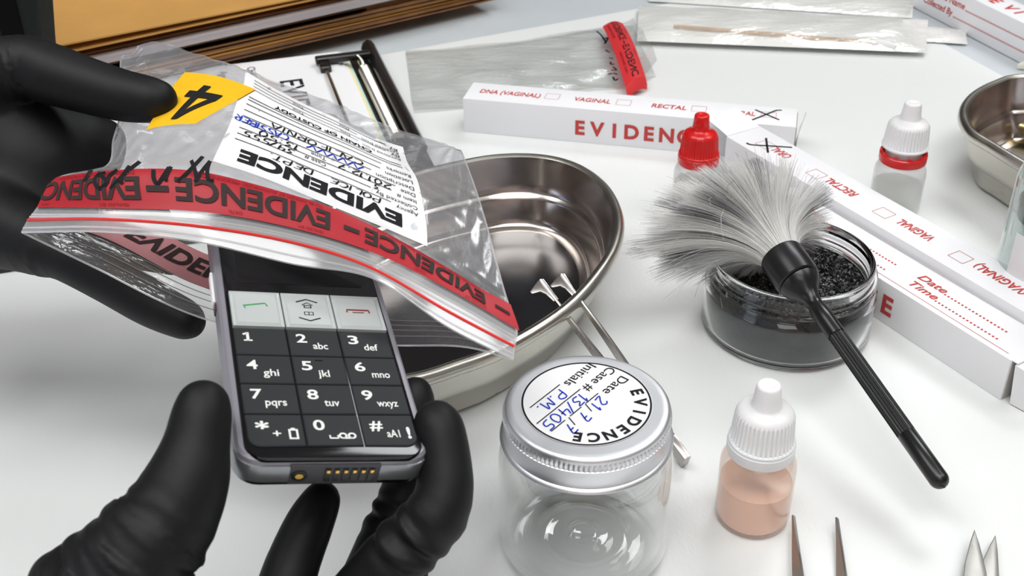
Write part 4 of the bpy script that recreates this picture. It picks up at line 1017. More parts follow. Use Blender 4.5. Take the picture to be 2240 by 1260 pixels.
def key(x0, x1, y0, y1, h, mats, marks, bev=.0004, corner=None, label=None):
    out = [(x0 + g, y0 + g), (x1 - g, y0 + g), (x1 - g, y1 - g), (x0 + g, y1 - g)]
    if corner == 'L': out = [(x0 + g, y0 + .004)] + [(x0 + g + .004 - .004 * math.cos(a), y0 + .004 - .004 * math.sin(a)) for a in np.linspace(.2, PI / 2, 6)] + out[1:]
    if corner == 'R': out = out[:1] + [(x1 - g - .004 + .004 * math.sin(a), y0 + .004 - .004 * math.cos(a)) for a in np.linspace(0, PI / 2 - .2, 6)] + [(x1 - g, y0 + .004)] + out[2:]
    mb = MB(); mb.join(phx(prism(out, -.0006, h, bev, 1)), 0, False)
    fn = lambda q: PT + q[:, :1] * px_ + q[:, 1:2] * py_ + pz_ * (h + .00006)
    for sh, mi in marks: put(mb, sh, fn, mi, pz_)
    o = mb.build('key', mats, PHN, sharp=25)
    if label: o['label'] = label
rows = [('1', ''), ('2', 'abc'), ('3', 'def'), ('4', 'ghi'), ('5', 'jkl'), ('6', 'mno'), ('7', 'pqrs'), ('8', 'tuv'), ('9', 'wxyz'), ('*', '+'), ('0', ''), ('#', 'aA1')]
lw_ = {'abc': .0048, 'def': .0046, 'ghi': .0048, 'jkl': .0036, 'mno': .0058, 'pqrs': .0064, 'tuv': .0046, 'wxyz': .0066, '+': .0024, 'aA1': .0040}
for i, (d, s) in enumerate(rows):
    r, c = divmod(i, 3); ytop = -SH_ - RP * r; x0 = cols[c]
    V, Fc = text2d(d, .0044, .0024 if d == '1' else (.0040 if d in '*#' else .0034), .0 if d == '1' else .018)
    ky = ytop - .0069
    if d == '*': V = V.copy(); V[:, 1] -= V[:, 1].min(); V[:, 1] *= .0036 / max(V[:, 1].max(), 1e-6); ky += .0002
    marks = [(shift((V, Fc), x0 + .0028, ky), 1)]
    if d == '1': marks = [(rect2d(x0 + .0040, x0 + .0049, ky, ky + .0044), 1), (ribbon2d([(x0 + .0030, ky + .0033), (x0 + .0045, ky + .0041)], .0008), 1), (rect2d(x0 + .0031, x0 + .0058, ky, ky + .0007), 1)]
    if s: marks.append((shift(text2d(s, .0033, lw_[s], .012), x0 + (.0078 if d in '269' else .0076) - (.0008 if s in ('pqrs', 'wxyz') else 0), ytop - .0100), 1))
    if d == '*':
        marks.append((frame2d(x0 + .0122, x0 + .0150, ytop - .0108, ytop - .0066, .0006), 1)); marks.append((rect2d(x0 + .0130, x0 + .0142, ytop - .0067, ytop - .0061), 1))
    if d == '0':
        marks.append((ribbon2d([(x0 + .0072, ytop - .0092), (x0 + .0072, ytop - .0104), (x0 + .0096, ytop - .0104), (x0 + .0096, ytop - .0092)], .0006), 1))
        for q in (.0111, .0138): marks.append((ribbon2d([(x0 + q + .0010 * math.cos(a), ytop - .0094 + .0010 * math.sin(a)) for a in np.linspace(0, 2 * PI, 20)], .0006), 1))
        marks.append((rect2d(x0 + .0111, x0 + .0138, ytop - .0107, ytop - .0101), 1))
    if d == '#': marks.append((shift(text2d('!', .0048, .0011, .04), x0 + .0139, ytop - .0104), 1))
    if d == '5': marks.append((rect2d(x0 + .0074, x0 + .0098, ytop - .0025, ytop - .0020), 2))
    key(cols[c], cols[c + 1], ytop - RP, ytop, .0004, [MAT['key_dark'], MAT['key_print'], MAT['ph_black']], marks, .0003, {9: 'L', 11: 'R'}.get(i), 'dark %s key' % ('star' if d == '*' else 'hash' if d == '#' else d))
SV = [MAT['key_silver'], MAT['green_ink'], MAT['dkred_ink'], MAT['black_ink']]
cx = (cols[0] + cols[1]) / 2
key(cols[0], cols[1], -SH_, 0, .0012, SV, [(ribbon2d([(cx - .0036, -.0096), (cx - .0042, -.0082), (cx + .0030, -.0066), (cx + .0036, -.0082)], .0007), 1)], .0016, None, 'silver key with green call symbol')
cx = 0
key(cols[1], cols[2], -SH_, 0, .0012, SV, [(ribbon2d([(cx - .0036, -.0052), (cx, -.0036), (cx + .0036, -.0052)], .0006), 3), (ribbon2d([(cx - .0036, -.0136), (cx, -.0152), (cx + .0036, -.0136)], .0006), 3),
    (frame2d(cx - .0016, cx + .0016, -.0122, -.0104, .0003), 3), (rect2d(cx - .00015, cx + .00015, -.0122, -.0104), 3), (ribbon2d([(cx - .0018, -.0068), (cx, -.0054), (cx + .0018, -.0068)], .0004), 3), (frame2d(cx - .0013, cx + .0013, -.0084, -.0068, .0004), 3)], .0016, None, 'silver key with arrow and house symbols')
cx = (cols[2] + cols[3]) / 2
key(cols[2], cols[3], -SH_, 0, .0012, SV, [(ribbon2d([(cx - .0038, -.0098), (cx - .0038, -.0084), (cx + .0038, -.0084), (cx + .0038, -.0098)], .0008), 2), (rect2d(cx - .0020, cx + .0020, -.0100, -.0095), 2)], .0016, None, 'silver key with red hang-up symbol')

# ================================================================== EVIDENCE BAG held over the phone
TOPPX = [[(48, 508), (230, 507), (430, 528), (640, 577), (815, 608), (980, 715), (1122, 786)],
         [(62, 482), (235, 481), (440, 497), (645, 533), (811, 587), (985, 685), (1125, 759)],
         [(82, 455), (240, 457), (450, 466), (650, 503), (825, 558), (985, 637), (1130, 722)],
         [(126, 390), (240, 374), (450, 382), (650, 432), (825, 502), (985, 592), (1112, 666)],
         [(232, 364), (330, 345), (475, 350), (650, 400), (800, 460), (950, 545), (1094, 605)],
         [(248, 305), (350, 285), (495, 290), (655, 325), (795, 370), (925, 440), (1066, 500)],
         [(265, 235), (370, 215), (520, 225), (670, 250), (800, 290), (905, 370), (1042, 420)],
         [(264, 133), (400, 140), (537, 159), (650, 215), (760, 270), (881, 320), (1012, 338)],
         [(277, 120), (345, 92), (510, 143), (640, 190), (770, 245), (919, 299), (1006, 329)]]
TOPD = [[.405, .392, .384, .383, .381, .376, .3710], [.405, .393, .386, .386, .384, .378, .3735], [.406, .395, .389, .389, .387, .382, .377], [.412, .402, .397, .397, .395, .390, .384],
        [.430, .420, .412, .410, .406, .402, .396], [.445, .440, .432, .428, .423, .418, .412], [.462, .460, .455, .450, .444, .438, .430], [.485, .485, .482, .478, .470, .462, .452], [.495, .505, .500, .495, .486, .474, .460]]
GT = np.array([[dep(p[0], p[1], d) for p, d in zip(r, q)] for r, q in zip(TOPPX, TOPD)])
W0 = [(48, 508, .405), (205, 584, .408), (420, 688, .413), (640, 742, .416), (850, 755, .413), (1010, 758, .394), (1122, 786, .3710)]
GB = GT.copy(); 
for k in range(9):
    f = k / 8.0
    for c in range(1, 6):
        a = dep(*W0[c]); b = GT[8, c]; e = GT[k, 0] * (1 - c / 6) + GT[k, 6] * c / 6
        GB[k, c] = a * (1 - f) + b * f - UP * .010 * math.sin(PI * f)
def cr_w(t, m):
    t = np.clip(t, -0.12, m - 1 + .12); i = np.clip(np.floor(t).astype(int), 0, m - 2); f = t - i
    w = np.stack([-.5 * f + f * f - .5 * f ** 3, 1 - 2.5 * f * f + 1.5 * f ** 3, .5 * f + 2 * f * f - 1.5 * f ** 3, -.5 * f * f + .5 * f ** 3], -1)
    return i, w
def pad(G):
    G = np.concatenate([2 * G[:1] - G[1:2], G, 2 * G[-1:] - G[-2:-1]], 0); return np.concatenate([2 * G[:, :1] - G[:, 1:2], G, 2 * G[:, -1:] - G[:, -2:-1]], 1)
class Surf:
    def __init__(s, G, wrinkle=0.0): s.G = pad(G); s.m = G.shape[0]; s.n = G.shape[1]; s.wr = wrinkle
    def raw(s, u, v):
        i, wi = cr_w(np.asarray(v, float) * (s.m - 1), s.m); j, wj = cr_w(np.asarray(u, float) * (s.n - 1), s.n)
        P = 0
        for a in range(4):
            for b in range(4): P = P + s.G[i + a, j + b] * (wi[..., a] * wj[..., b])[..., None]
        return P
    def __call__(s, u, v, lift=0.0, fine=0.0):
        u = np.asarray(u, float); v = np.asarray(v, float); e = 1e-3
        P = s.raw(u, v); n = np.cross(s.raw(u + e, v) - s.raw(u - e, v), s.raw(u, v + e) - s.raw(u, v - e)); n /= np.linalg.norm(n, axis=-1, keepdims=True) + 1e-15
        w = s.wr * (np.sin(11 * u + 9 * v + 1) * np.sin(7 * v - 5 * u) + .6 * np.sin(23 * u - 13 * v)) * np.clip(np.minimum(u, 1 - u) * 12, 0, 1) * np.clip((v - .25) * 5, 0, 1)
        if fine: w = w + fine * (np.sin(61 * u + 40 * v + 3 * np.sin(17 * v)) * np.sin(37 * v - 29 * u + 2 * np.sin(13 * u)) + .7 * np.sin(95 * u - 71 * v + 4 * np.sin(19 * u))) * np.clip((v - .33) * 5, 0, 1)
        return P + n * (w + lift)[..., None] if not np.isscalar(w) else P + n * lift
    def inv(s, px):
        px = np.atleast_2d(np.asarray(px, float)); 
        if not hasattr(s, 'gr'):
            uu, vv = np.meshgrid(np.linspace(-.02, 1.02, 160), np.linspace(0, 1, 160)); s.gr = (uu.ravel(), vv.ravel(), proj(s(uu.ravel(), vv.ravel())))
        u0, v0, pp = s.gr; k = np.array([np.argmin(((pp - q) ** 2).sum(1)) for q in px]); u, v = u0[k].copy(), v0[k].copy()
        for _ in range(4):
            e = 2e-4; p = proj(s(u, v)); pu = (proj(s(u + e, v)) - p) / e; pv = (proj(s(u, v + e)) - p) / e
            d = px - p; det = pu[:, 0] * pv[:, 1] - pu[:, 1] * pv[:, 0]; det = np.where(abs(det) < 1e-6, 1e-6, det)
            du = np.clip((d[:, 0] * pv[:, 1] - d[:, 1] * pv[:, 0]) / det, -.02, .02); dv = np.clip((pu[:, 0] * d[:, 1] - pu[:, 1] * d[:, 0]) / det, -.02, .02)
            u = np.clip(u + du, -.02, 1.03); v = np.clip(v + dv, 0, 1)
        return u, v
ST = Surf(GT, .0007); SB = Surf(GB, .0005)
CAMUP = CP - GT[4, 3]
def quad_fn(S, tl, tr, br, bl, lift):
    """decal on a sheet: q in 0..1 x 0..1 (x along bl->br, y from bl->tl), corners as photo pixels or pixel lists"""
    (uu, vv) = S.inv([tl, tr, br, bl])
    def fn(q):
        x, y = q[:, 0], q[:, 1]; w = [(1 - x) * y, x * y, x * (1 - y), (1 - x) * (1 - y)]
        return S(sum(w[i] * uu[i] for i in range(4)), sum(w[i] * vv[i] for i in range(4)), lift)
    return fn
BAG = thing('evidence_bag', tuple(GT[4, 3]), 'clear evidence bag with white EVIDENCE label and yellow 4 sticker, slipped over the phone', 'plastic bag')
uu, vv = np.meshgrid(np.linspace(0, 1, 150), np.linspace(0, 1, 130))
sg = 1.0
n_test = np.cross(ST.raw(np.array([.501]), np.array([.5])) - ST.raw(np.array([.5]), np.array([.5])), ST.raw(np.array([.5]), np.array([.501])) - ST.raw(np.array([.5]), np.array([.5])))[0]
SGN = 1.0 if n_test @ CAMUP > 0 else -1.0
mb = MB(); mb.join(sheet_grid(ST(uu, vv, 0 * uu, .00035))); mb.build('front_film', MAT['film'], BAG, sharp=0)
mb = MB(); mb.join(sheet_grid(SB(uu, vv, 0 * uu, .0005))); mb.build('back_film', MAT['film_inner'], BAG, sharp=0)
L_ = lambda x: SGN * x
def line_on(S, us, vs, rad, lift): return tube(S(np.asarray(us, float), np.asarray(vs, float), np.full(len(us), L_(lift))), rad, 6)
us = np.linspace(0, 1, 90)
mb = MB(); mb.join(line_on(ST, us, np.full(90, .126), .00055, .0003)); mb.build('red_zip_line', MAT['zip_red'], BAG)
for v_, r_ in ((.045, .0004), (.165, .00045), (.195, .00035)):
    mb = MB(); mb.join(line_on(ST, us, np.full(90, v_), r_, .0003)); mb.build('zip_ridge', MAT['zip_white'], BAG)
mb = MB(); mb.join(sheet_grid(ST(*np.meshgrid(np.linspace(0, 1, 90), np.linspace(.0, .235, 8)), np.full((8, 90), L_(.0003))))); mb.build('header_strip', MAT['zip_white'], BAG, sharp=0)
mb = MB(); mb.join(line_on(ST, us, np.zeros(90), .00035, 0)); mb.join(line_on(SB, us, np.zeros(90), .00035, 0)); mb.build('mouth_edge', MAT['zip_white'], BAG)
for k, v_ in enumerate((.045, .075, .10, .125)):
    mb = MB(); mb.join(line_on(SB, us, np.full(90, v_), .00016, .0003)); mb.build('back_zip_ridge', MAT['zip_grey'], BAG)
vs = np.linspace(0, 1, 80)
for u_ in (.0, 1.0):
    mb = MB(); mb.join(tube(ST(np.full(80, u_), vs, 0 * vs), .00035, 6)); mb.build('side_seam', MAT['zip_white'], BAG)
# --- red tape across the front
V2, V3 = 2 / 8.0, 3 / 8.0
tp = MB(); tu, tv = np.meshgrid(np.linspace(.0, 1.006, 120), np.linspace(V2, V3, 14)); tp.join(sheet_grid(ST(tu, tv, np.full(tu.shape, L_(.0005)))))
def tfn(lift=.0008): return lambda q: ST(q[:, 0], q[:, 1], np.full(len(q), L_(lift)))
def tape_text(S, s, uR, uL, va, vb, mi, mb, bold=.03, rf=.03):
    """upside-down writing: starts at uR (right), ends at uL; capitals stand from vb (feet, far side) to va"""
    V, Fc = text2d(s, 1.0, 1.0, bold); hh = V[:, 1].max() if s != '-' else 1.0; V = V.copy()
    if s == '-': V[:, 1] = (V[:, 1] - V[:, 1].min()) / max(1e-6, np.ptp(V[:, 1])) * .26 + .36; hh = 1
    V[:, 1] /= hh; V, Fc = refine(V, Fc, .05 if len(s) < 12 else .03)
    W = np.stack([uR + (uL - uR) * V[:, 0], vb + (va - vb) * V[:, 1]], 1)
    put(mb, (W, Fc), lambda q: S(q[:, 0], q[:, 1], np.full(len(q), L_(.0009))), mi, CAMUP)
U = lambda x, y: float(ST.inv([(x, y)])[0][0])
vA, vB = V2 + (V3 - V2) * .26, V2 + (V3 - V2) * .76
for s, r, l in (('-', (1117, 698), (1085, 683)), ('EVIDENCE', (1062, 672), (797, 532)), ('-', (786, 518), (752, 505)), ('EVIDENCE', (722, 492), (384, 418)), ('-', (371, 418), (322, 418)), ('EVIDENC', (308, 418), (70, 430))):
    tape_text(ST, s, U(*r), U(*l) if l[0] > 75 else .0, vA, vB, 1, tp)
for s, r, l in (('TO BE OPENED BY AUTHORIZED PERSONNEL ONLY', (1052, 645), (815, 508)), ('TO BE OPENED BY AUTHORIZED PERSONNEL ONLY', (706, 460), (415, 388)), ('TO BE OPENED BY AUTHORIZED', (296, 390), (130, 400))):
    tape_text(ST, s, U(*r), U(*l), V2 + (V3 - V2) * .84, V2 + (V3 - V2) * .94, 2, tp, 0)
for s, r, l in (('SEALED BY:', (1064, 684), (1015, 660)), ('DATE:', (930, 605), (905, 592)), ('SEALED BY:', (708, 503), (650, 490)), ('DATE:', (530, 456), (500, 453)), ('SEALED BY:', (283, 441), (217, 441)), ('DATE:', (112, 443), (94, 444))):
    tape_text(ST, s, U(*r), U(*l), V2 + (V3 - V2) * .08, V2 + (V3 - V2) * .17, 2, tp, 0)
tp.build('seal_tape', [MAT['tape'], MAT['tape_ink'], MAT['tape_small']], BAG, sharp=0)
# tape seen on the back sheet
bt = MB(); bq = quad_fn(SB, (246, 462), (505, 578), (468, 640), (150, 498), L_(.0006)); gx, gy = np.meshgrid(np.linspace(0, 1, 40), np.linspace(0, 1, 10))
bt.join(sheet_grid(bq(np.stack([gx.ravel(), gy.ravel()], 1)).reshape(10, 40, 3)))
bq2 = quad_fn(SB, (246, 462), (505, 578), (468, 640), (150, 498), L_(.0010))
V, Fc = text2d('EVIDENCE', 1, 1, .03); V = V.copy(); V[:, 1] /= V[:, 1].max(); V, Fc = refine(V, Fc, .06)
put(bt, (np.stack([.33 + V[:, 0] * .95, .78 - V[:, 1] * .5], 1)[:, :], Fc), lambda q: bq2(np.clip(q, 0, 1)), 1, CAMUP)
bt.build('back_tape', [MAT['tape_back'], MAT['tape_ink']], BAG, sharp=0)
# --- white label
eB = [(465, 355), (571, 390), (700, 443), (809, 488), (934, 541)]; eT = [(537, 158), (600, 196), (670, 232), (741, 264), (826, 306), (881, 324)]
eL = [(465, 355), (502, 276), (516, 232), (532, 192), (537, 158)]; eR = [(934, 541), (933, 500), (925, 450), (912, 396), (890, 357), (881, 324)]
def arc(E):
    P = crom(E, 10); d = np.concatenate([[0], np.cumsum(np.linalg.norm(np.diff(P, axis=0), axis=1))]); d /= d[-1]
    return lambda t: np.stack([np.interp(t, d, P[:, 0]), np.interp(t, d, P[:, 1])], -1)
fB, fT, fL, fR = arc(eB), arc(eT), arc(eL), arc(eR)
def lab_px(s, t):
    s_, t_ = s[..., None], t[..., None]
    return (1 - t_) * fB(s) + t_ * fT(s) + (1 - s_) * fL(t) + s_ * fR(t) - ((1 - s_) * (1 - t_) * np.array(eB[0]) + s_ * (1 - t_) * np.array(eB[-1]) + (1 - s_) * t_ * np.array(eT[0]) + s_ * t_ * np.array(eT[-1]))
ls, lt = np.meshgrid(np.linspace(0, 1, 41), np.linspace(0, 1, 41)); pu, pv = ST.inv(lab_px(ls.ravel(), lt.ravel())); LU, LV = pu.reshape(41, 41), pv.reshape(41, 41)
def lab_uv(s, t):
    a = np.clip(t * 40, 0, 39.999); b = np.clip(s * 40, 0, 39.999); i, j = a.astype(int), b.astype(int); fa, fb = a - i, b - j
    g = lambda A: A[i, j] * (1 - fa) * (1 - fb) + A[i + 1, j] * fa * (1 - fb) + A[i, j + 1] * (1 - fa) * fb + A[i + 1, j + 1] * fa * fb
    return g(LU), g(LV)
lb = MB(); lb.join(sheet_grid(ST(LU, LV, np.full(LU.shape, L_(.0005)))))
def lfn(q):   # q: x = reading direction (from the right edge), y = t from the near edge
    u, v = lab_uv(1 - q[:, 0], q[:, 1]); return ST(u, v, np.full(len(q), L_(.0008)))
def ltext(s, a0, a1, trow, h, mi=1, bold=0.0, hand=False):
    if hand: V, Fc = hand2d(s, 1.0, a1 - a0, 1.0); 
    if hand:
        V, Fc = hand2d(s, .09, a1 - a0, .0092); V = V.copy(); V[:, 1] *= h / .09
    else:
        V, Fc = text2d(s, 1.0, 1.0, bold); V = V.copy(); V[:, 0] *= (a1 - a0); V[:, 1] *= h; V, Fc = refine(V, Fc, .04 if h > .05 else .08)
    put(lb, (np.stack([a0 + V[:, 0], trow - V[:, 1]], 1), Fc), lfn, mi, CAMUP)
def lline(a0, a1, t, w=.006):
    n = 14; A = np.linspace(a0, a1, n); V = np.array([(x, t) for x in A] + [(x, t + w) for x in A]); put(lb, (V, [[i, i + 1, n + i + 1, n + i] for i in range(n - 1)]), lfn, 1, CAMUP)
ltext('EVIDENCE', .12, .905, .205, .128, 1, .045)
rw = [.288, .352, .417, .482, .547, .612, .677]
for s, w, t in (('Agency', .11, rw[0]), ('Collected By', .21, rw[1]), ('Item #', .10, rw[2]), ('Date', .075, rw[3]), ('Description', .20, rw[4]), ('Location', .145, rw[5]), ('Remarks', .13, rw[6])):
    ltext(s, .035, .035 + w, t, .038); lline(.04 + w + .02, .95, t + .008)
ltext('Case #', .50, .61, rw[2], .038); ltext('Time', .50, .58, rw[3], .038)
lline(.06, .95, .735); lline(.06, .95, .765)
ltext('CHAIN OF CUSTODY', .22, .80, .815, .034, 1, .03)
for s, w, t in (('Received from', .22, .853), ('By', .05, .885), ('Received from', .22, .918), ('By', .05, .948)):
    ltext(s, .045, .045 + w, t, .024); lline(.07 + w, .94, t + .006, .004)
for t in (.885, .948): ltext('Date', .34, .40, t, .022); ltext('Time', .62, .69, t, .022)
ltext('POLICE', .22, .48, rw[0], .052, 1, hand=True); ltext('DEPT.', .56, .78, rw[0], .055, 1, hand=True)
ltext('3', .22, .26, rw[2], .05, 1, hand=True); ltext('34/555', .66, .93, rw[2], .055, 1, hand=True); ltext('201.12.7', .16, .44, rw[3], .05, 1, hand=True); ltext('13:50', .64, .86, rw[3], .055, 1, hand=True)
ltext('CALIFORNIA', .30, .80, rw[5], .050, 1, hand=True); ltext('CASSIBER', .70, .99, rw[4], .055, 2, hand=True)
V, Fc = ribbon2d(crom([(.30 + .018 * k, rw[4] - .018 - .022 * ((k * 7) % 3 - 1)) for k in range(18)], 5), .008); put(lb, (V, Fc), lfn, 2, CAMUP)
lb.build('evidence_label', [MAT['label'], MAT['black_ink'], MAT['blue_ink']], BAG, sharp=0)
# --- yellow number sticker
yk = MB(); yq = quad_fn(ST, (405, 163), (559, 201), (429, 276), (322, 290), L_(.0011)); gx, gy = np.meshgrid(np.linspace(0, 1, 20), np.linspace(0, 1, 20))
yk.join(sheet_grid(yq(np.stack([gx.ravel(), gy.ravel()], 1)).reshape(20, 20, 3)))
yq2 = quad_fn(ST, (405, 163), (559, 201), (429, 276), (322, 290), L_(.0015))
for V, Fc in (ribbon2d([(.06, .30), (.30, .62), (.60, 1.0)], .19), ribbon2d([(.0, .27), (.5, .27), (1.0, .27)], .18), ribbon2d([(.66, .0), (.66, .5), (.66, 1.06)], .22)):
    V, Fc = refine(V, Fc, .12)
    put(yk, (np.stack([.80 - V[:, 0] * .46, .80 - .64 * V[:, 1]], 1), Fc), yq2, 1, CAMUP)
yk.build('number_sticker', [MAT['yellow'], MAT['black_ink']], BAG, sharp=0)
# --- marker strokes on tape and film
mk = MB()
zz = lambda L: [(200 + x * .2857, 60 + y * .2857) for x, y in L]
for st in ([(855, 1010), (760, 1110), (670, 1195)], [(765, 1040), (795, 1110), (815, 1190)], [(910, 1045), (850, 1120), (800, 1195)], [(905, 1050), (890, 1110), (900, 1180), (940, 1195)], [(480, 1105), (485, 1170), (515, 1208), (560, 1150), (600, 1090)],
           [(615, 1085), (580, 1150), (575, 1175), (590, 1180)], [(375, 1050), (260, 1140), (160, 1245)], [(300, 1080), (250, 1150), (235, 1190), (250, 1200)], [(120, 1130), (60, 1150), (40, 1200), (80, 1240), (130, 1190), (60, 1130)], [(10, 1110), (-20, 1160), (-40, 1190)], [(210, 1110), (150, 1150), (130, 1200)]):
    p = crom(zz(st), 8); u, v = ST.inv(p); P = ST(u, v, np.full(len(u), L_(.0011))); 
    T = np.gradient(P, axis=0); N = np.cross(T, np.broadcast_to(unit(CAMUP), T.shape)); N /= np.linalg.norm(N, axis=1)[:, None] + 1e-12
    V = np.concatenate([P + N * .0007, P - N * .0007]); n = len(P); mk.add(V, [[i, i + 1, n + i + 1, n + i] for i in range(n - 1)], 0, False)
mk.build('marker_writing', MAT['black_ink'], BAG, sharp=0)

# ================================================================== GLOVED HANDS
def smin(a, b, k):
    h = np.clip(.5 + .5 * (b - a) / k, 0, 1); return b + (a - b) * h - k * h * (1 - h)
def hand_mesh(chains, vox=.0009):
    """each chain: points, radii, blend distance, creases [(where, width, depth, wavelength)]; one continuous surface"""
    allp = np.concatenate([np.array(c['p']) for c in chains]); mr = max(max(c['r']) for c in chains)
    lo = allp.min(0) - mr - .006; hi = allp.max(0) + mr + .006; N = np.ceil((hi - lo) / vox).astype(int) + 1
    D = np.full(N, .02, np.float32)
    for c in chains:
        Q = crom([(*p, r) for p, r in zip(c['p'], c['r'])], 7); P, R = Q[:, :3], Q[:, 3]; S = np.concatenate([[0], np.cumsum(np.linalg.norm(np.diff(P, axis=0), axis=1))])
        pad_ = R.max() + c['k'] + .006
        a = np.maximum(0, np.floor((P.min(0) - pad_ - lo) / vox).astype(int)); b = np.minimum(N, np.ceil((P.max(0) + pad_ - lo) / vox).astype(int) + 1)
        ax_ = [np.arange(a[i], b[i]) * vox + lo[i] for i in range(3)]
        X, Y, Z = np.meshgrid(*ax_, indexing='ij'); best = np.full(X.shape, 9.0, np.float32); bs = np.zeros(X.shape, np.float32)
        for i in range(len(P) - 1):
            d = P[i + 1] - P[i]; L2 = d @ d + 1e-12
            t = np.clip(((X - P[i, 0]) * d[0] + (Y - P[i, 1]) * d[1] + (Z - P[i, 2]) * d[2]) / L2, 0, 1)
            dd = np.sqrt((X - P[i, 0] - d[0] * t) ** 2 + (Y - P[i, 1] - d[1] * t) ** 2 + (Z - P[i, 2] - d[2] * t) ** 2) - (R[i] + (R[i + 1] - R[i]) * t)
            m = dd < best; best = np.where(m, dd, best).astype(np.float32); bs = np.where(m, S[i] + (S[i + 1] - S[i]) * t, bs).astype(np.float32)
        for (s0, w, amp, lam) in c.get('w', []):
            wob = .9 * np.sin(X * 160 + Y * 90) + .9 * np.sin(Z * 190 - Y * 120 + 1.3) + .5 * np.sin(X * 420 + Z * 380)
            q = np.sin(2 * PI * (bs - s0 * S[-1]) / lam + wob); best = best - amp * (np.sign(q) * np.abs(q) ** .7) * np.exp(-((bs - s0 * S[-1]) / w) ** 2) * (.65 + .35 * np.sin(Y * 240 + X * 150))
        sl = tuple(slice(a[i], b[i]) for i in range(3)); D[sl] = smin(D[sl], best, c['k'])
    g = openvdb.FloatGrid(background=float(3 * vox)); g.copyFromArray(np.clip(D, -3 * vox, 3 * vox).astype(np.float32)); 
    pts, tri, quads = None, None, None
    r = g.convertToQuads(0.0); pts, quads = np.array(r[0]), np.array(r[1])
    pts = pts * vox + lo
    E = np.concatenate([quads[:, [0, 1]], quads[:, [1, 2]], quads[:, [2, 3]], quads[:, [3, 0]]]); E = np.unique(np.sort(E, 1), axis=0)
    deg = np.bincount(E.ravel(), minlength=len(pts))[:, None]
    for lam in (.5, -.51, .5, -.51, .5, -.51, .5):
        acc = np.zeros_like(pts); np.add.at(acc, E[:, 0], pts[E[:, 1]]); np.add.at(acc, E[:, 1], pts[E[:, 0]]); pts = pts + lam * (acc / np.maximum(deg, 1) - pts)
    return pts, quads
def build_hand(chains, label, org):
    V, Q = hand_mesh(chains)
    # outward normals
    c = V[Q].mean(1); n = np.cross(V[Q[:, 1]] - V[Q[:, 0]], V[Q[:, 2]] - V[Q[:, 0]]); vol = (c * n).sum()
    if vol < 0: Q = Q[:, ::-1]
    mb = MB(); mb.add(V, Q, 0, True); o = mb.build('gloved_hand', MAT['glove'], None, sharp=0, org=org); return tag(o, label, 'hand')
def ch(pts, k=.004, w=()):   # points: (px, py, depth, radius in mm)
    return {'p': [dep(a, b, d) for a, b, d, r in pts], 'r': [r / 1000 for a, b, d, r in pts], 'k': k, 'w': list(w)}
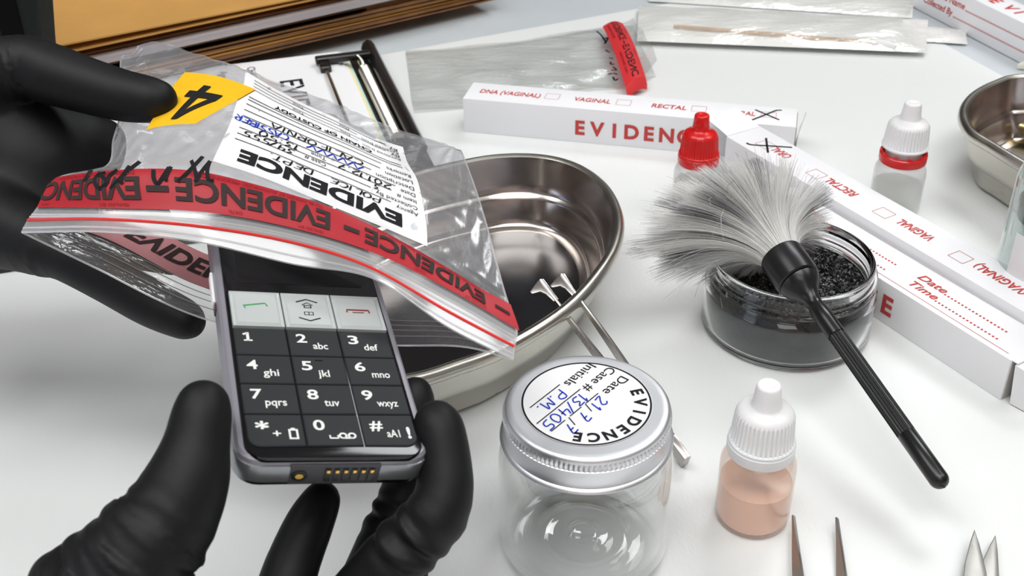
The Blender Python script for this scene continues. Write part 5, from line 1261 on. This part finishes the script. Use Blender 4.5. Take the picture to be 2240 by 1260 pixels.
left = [
    ch([(-420, 330, .47, 30), (-250, 320, .47, 31), (-90, 340, .468, 27), (30, 370, .466, 20)], .006),
    ch([(-200, 230, .468, 24), (-60, 260, .466, 20), (50, 300, .466, 15), (105, 350, .464, 11)], .012),
    ch([(-140, 480, .455, 21), (0, 500, .448, 16), (90, 530, .440, 12)], .012),
    ch([(-190, 260, .455, 20), (-90, 190, .452, 17), (45, 146, .452, 12.4), (110, 162, .452, 12.2), (180, 184, .452, 11.3), (260, 207, .452, 10.4), (318, 217, .451, 9.4), (342, 219, .451, 8.2)], .006, [(.42, .010, .0006, .006)]),
    ch([(-100, 240, .474, 16), (40, 268, .476, 13), (140, 285, .478, 12), (225, 305, .482, 9)], .010),
    ch([(-60, 330, .470, 18), (60, 330, .472, 16), (150, 340, .474, 13), (215, 350, .476, 9)], .010),
    ch([(-60, 400, .470, 18), (60, 420, .468, 15), (130, 440, .466, 11)], .010),
    ch([(-60, 440, .455, 16), (20, 500, .446, 12.5), (110, 545, .438, 10.2), (160, 568, .435, 9.6), (240, 612, .432, 9.2), (330, 664, .428, 8.8), (395, 695, .426, 7.8), (412, 704, .426, 6.4)], .005, [(.40, .007, .0011, .0065)]),
    ch([(-20, 400, .468, 14), (90, 460, .466, 10.5), (200, 505, .468, 9.6), (300, 540, .472, 9.2), (375, 562, .474, 7.6)], .003),
    ch([(-20, 360, .480, 14), (90, 420, .490, 10.2), (200, 450, .498, 9.4), (290, 470, .502, 8.8), (340, 480, .504, 7.4)], .003),
    ch([(-20, 320, .490, 13), (80, 380, .508, 9.4), (170, 400, .520, 8.6), (235, 412, .524, 7.2)], .003)]
build_hand(left, 'black nitrile gloved hand reaching in from the left, its thumb pinching the evidence bag', dep(0, 350, .466))
right = [
    ch([(230, 1900, .305, 26), (330, 1720, .312, 26), (420, 1560, .318, 25)], .006),
    ch([(420, 1600, .335, 24), (520, 1480, .335, 20), (640, 1450, .340, 17)], .016),
    ch([(480, 1600, .335, 22), (640, 1500, .340, 18), (760, 1440, .345, 15)], .016),
    ch([(540, 1620, .335, 20), (740, 1520, .345, 17), (860, 1440, .350, 14)], .016),
    ch([(330, 1560, .325, 23), (205, 1370, .312, 20), (292, 1235, .311, 16.4), (365, 1140, .313, 13.6), (408, 1055, .315, 11.6), (428, 980, .317, 9.4), (440, 915, .319, 8.4), (444, 890, .320, 7.6)], .008, [(.52, .013, .0014, .0075), (.38, .014, .0016, .010)]),
    ch([(560, 1470, .345, 13), (610, 1330, .352, 9.6), (640, 1235, .358, 8.6), (675, 1150, .362, 7.8), (700, 1100, .365, 6.4), (706, 1086, .366, 5.0)], .004),
    ch([(700, 1440, .348, 13), (800, 1300, .348, 10.8), (880, 1205, .346, 10.2), (948, 1135, .345, 9.8), (972, 1075, .346, 8.9), (972, 1010, .348, 8.3), (962, 945, .350, 7.9), (955, 925, .351, 7.0)], .003, [(.56, .008, .0014, .007)]),
    ch([(760, 1420, .362, 12), (805, 1270, .368, 9.0), (842, 1180, .372, 8.6), (885, 1080, .375, 8.2), (905, 980, .377, 7.8), (905, 890, .378, 7.2), (908, 862, .378, 5.8)], .002, [(.5, .007, .0008, .006)]),
    ch([(860, 1440, .372, 11), (880, 1290, .384, 8.2), (900, 1180, .392, 7.6), (915, 1080, .396, 6.8), (915, 1030, .397, 5.6)], .002)]
build_hand(right, 'black nitrile gloved hand at the bottom, palm up, gripping the phone between thumb and fingers', dep(420, 1450, .335))
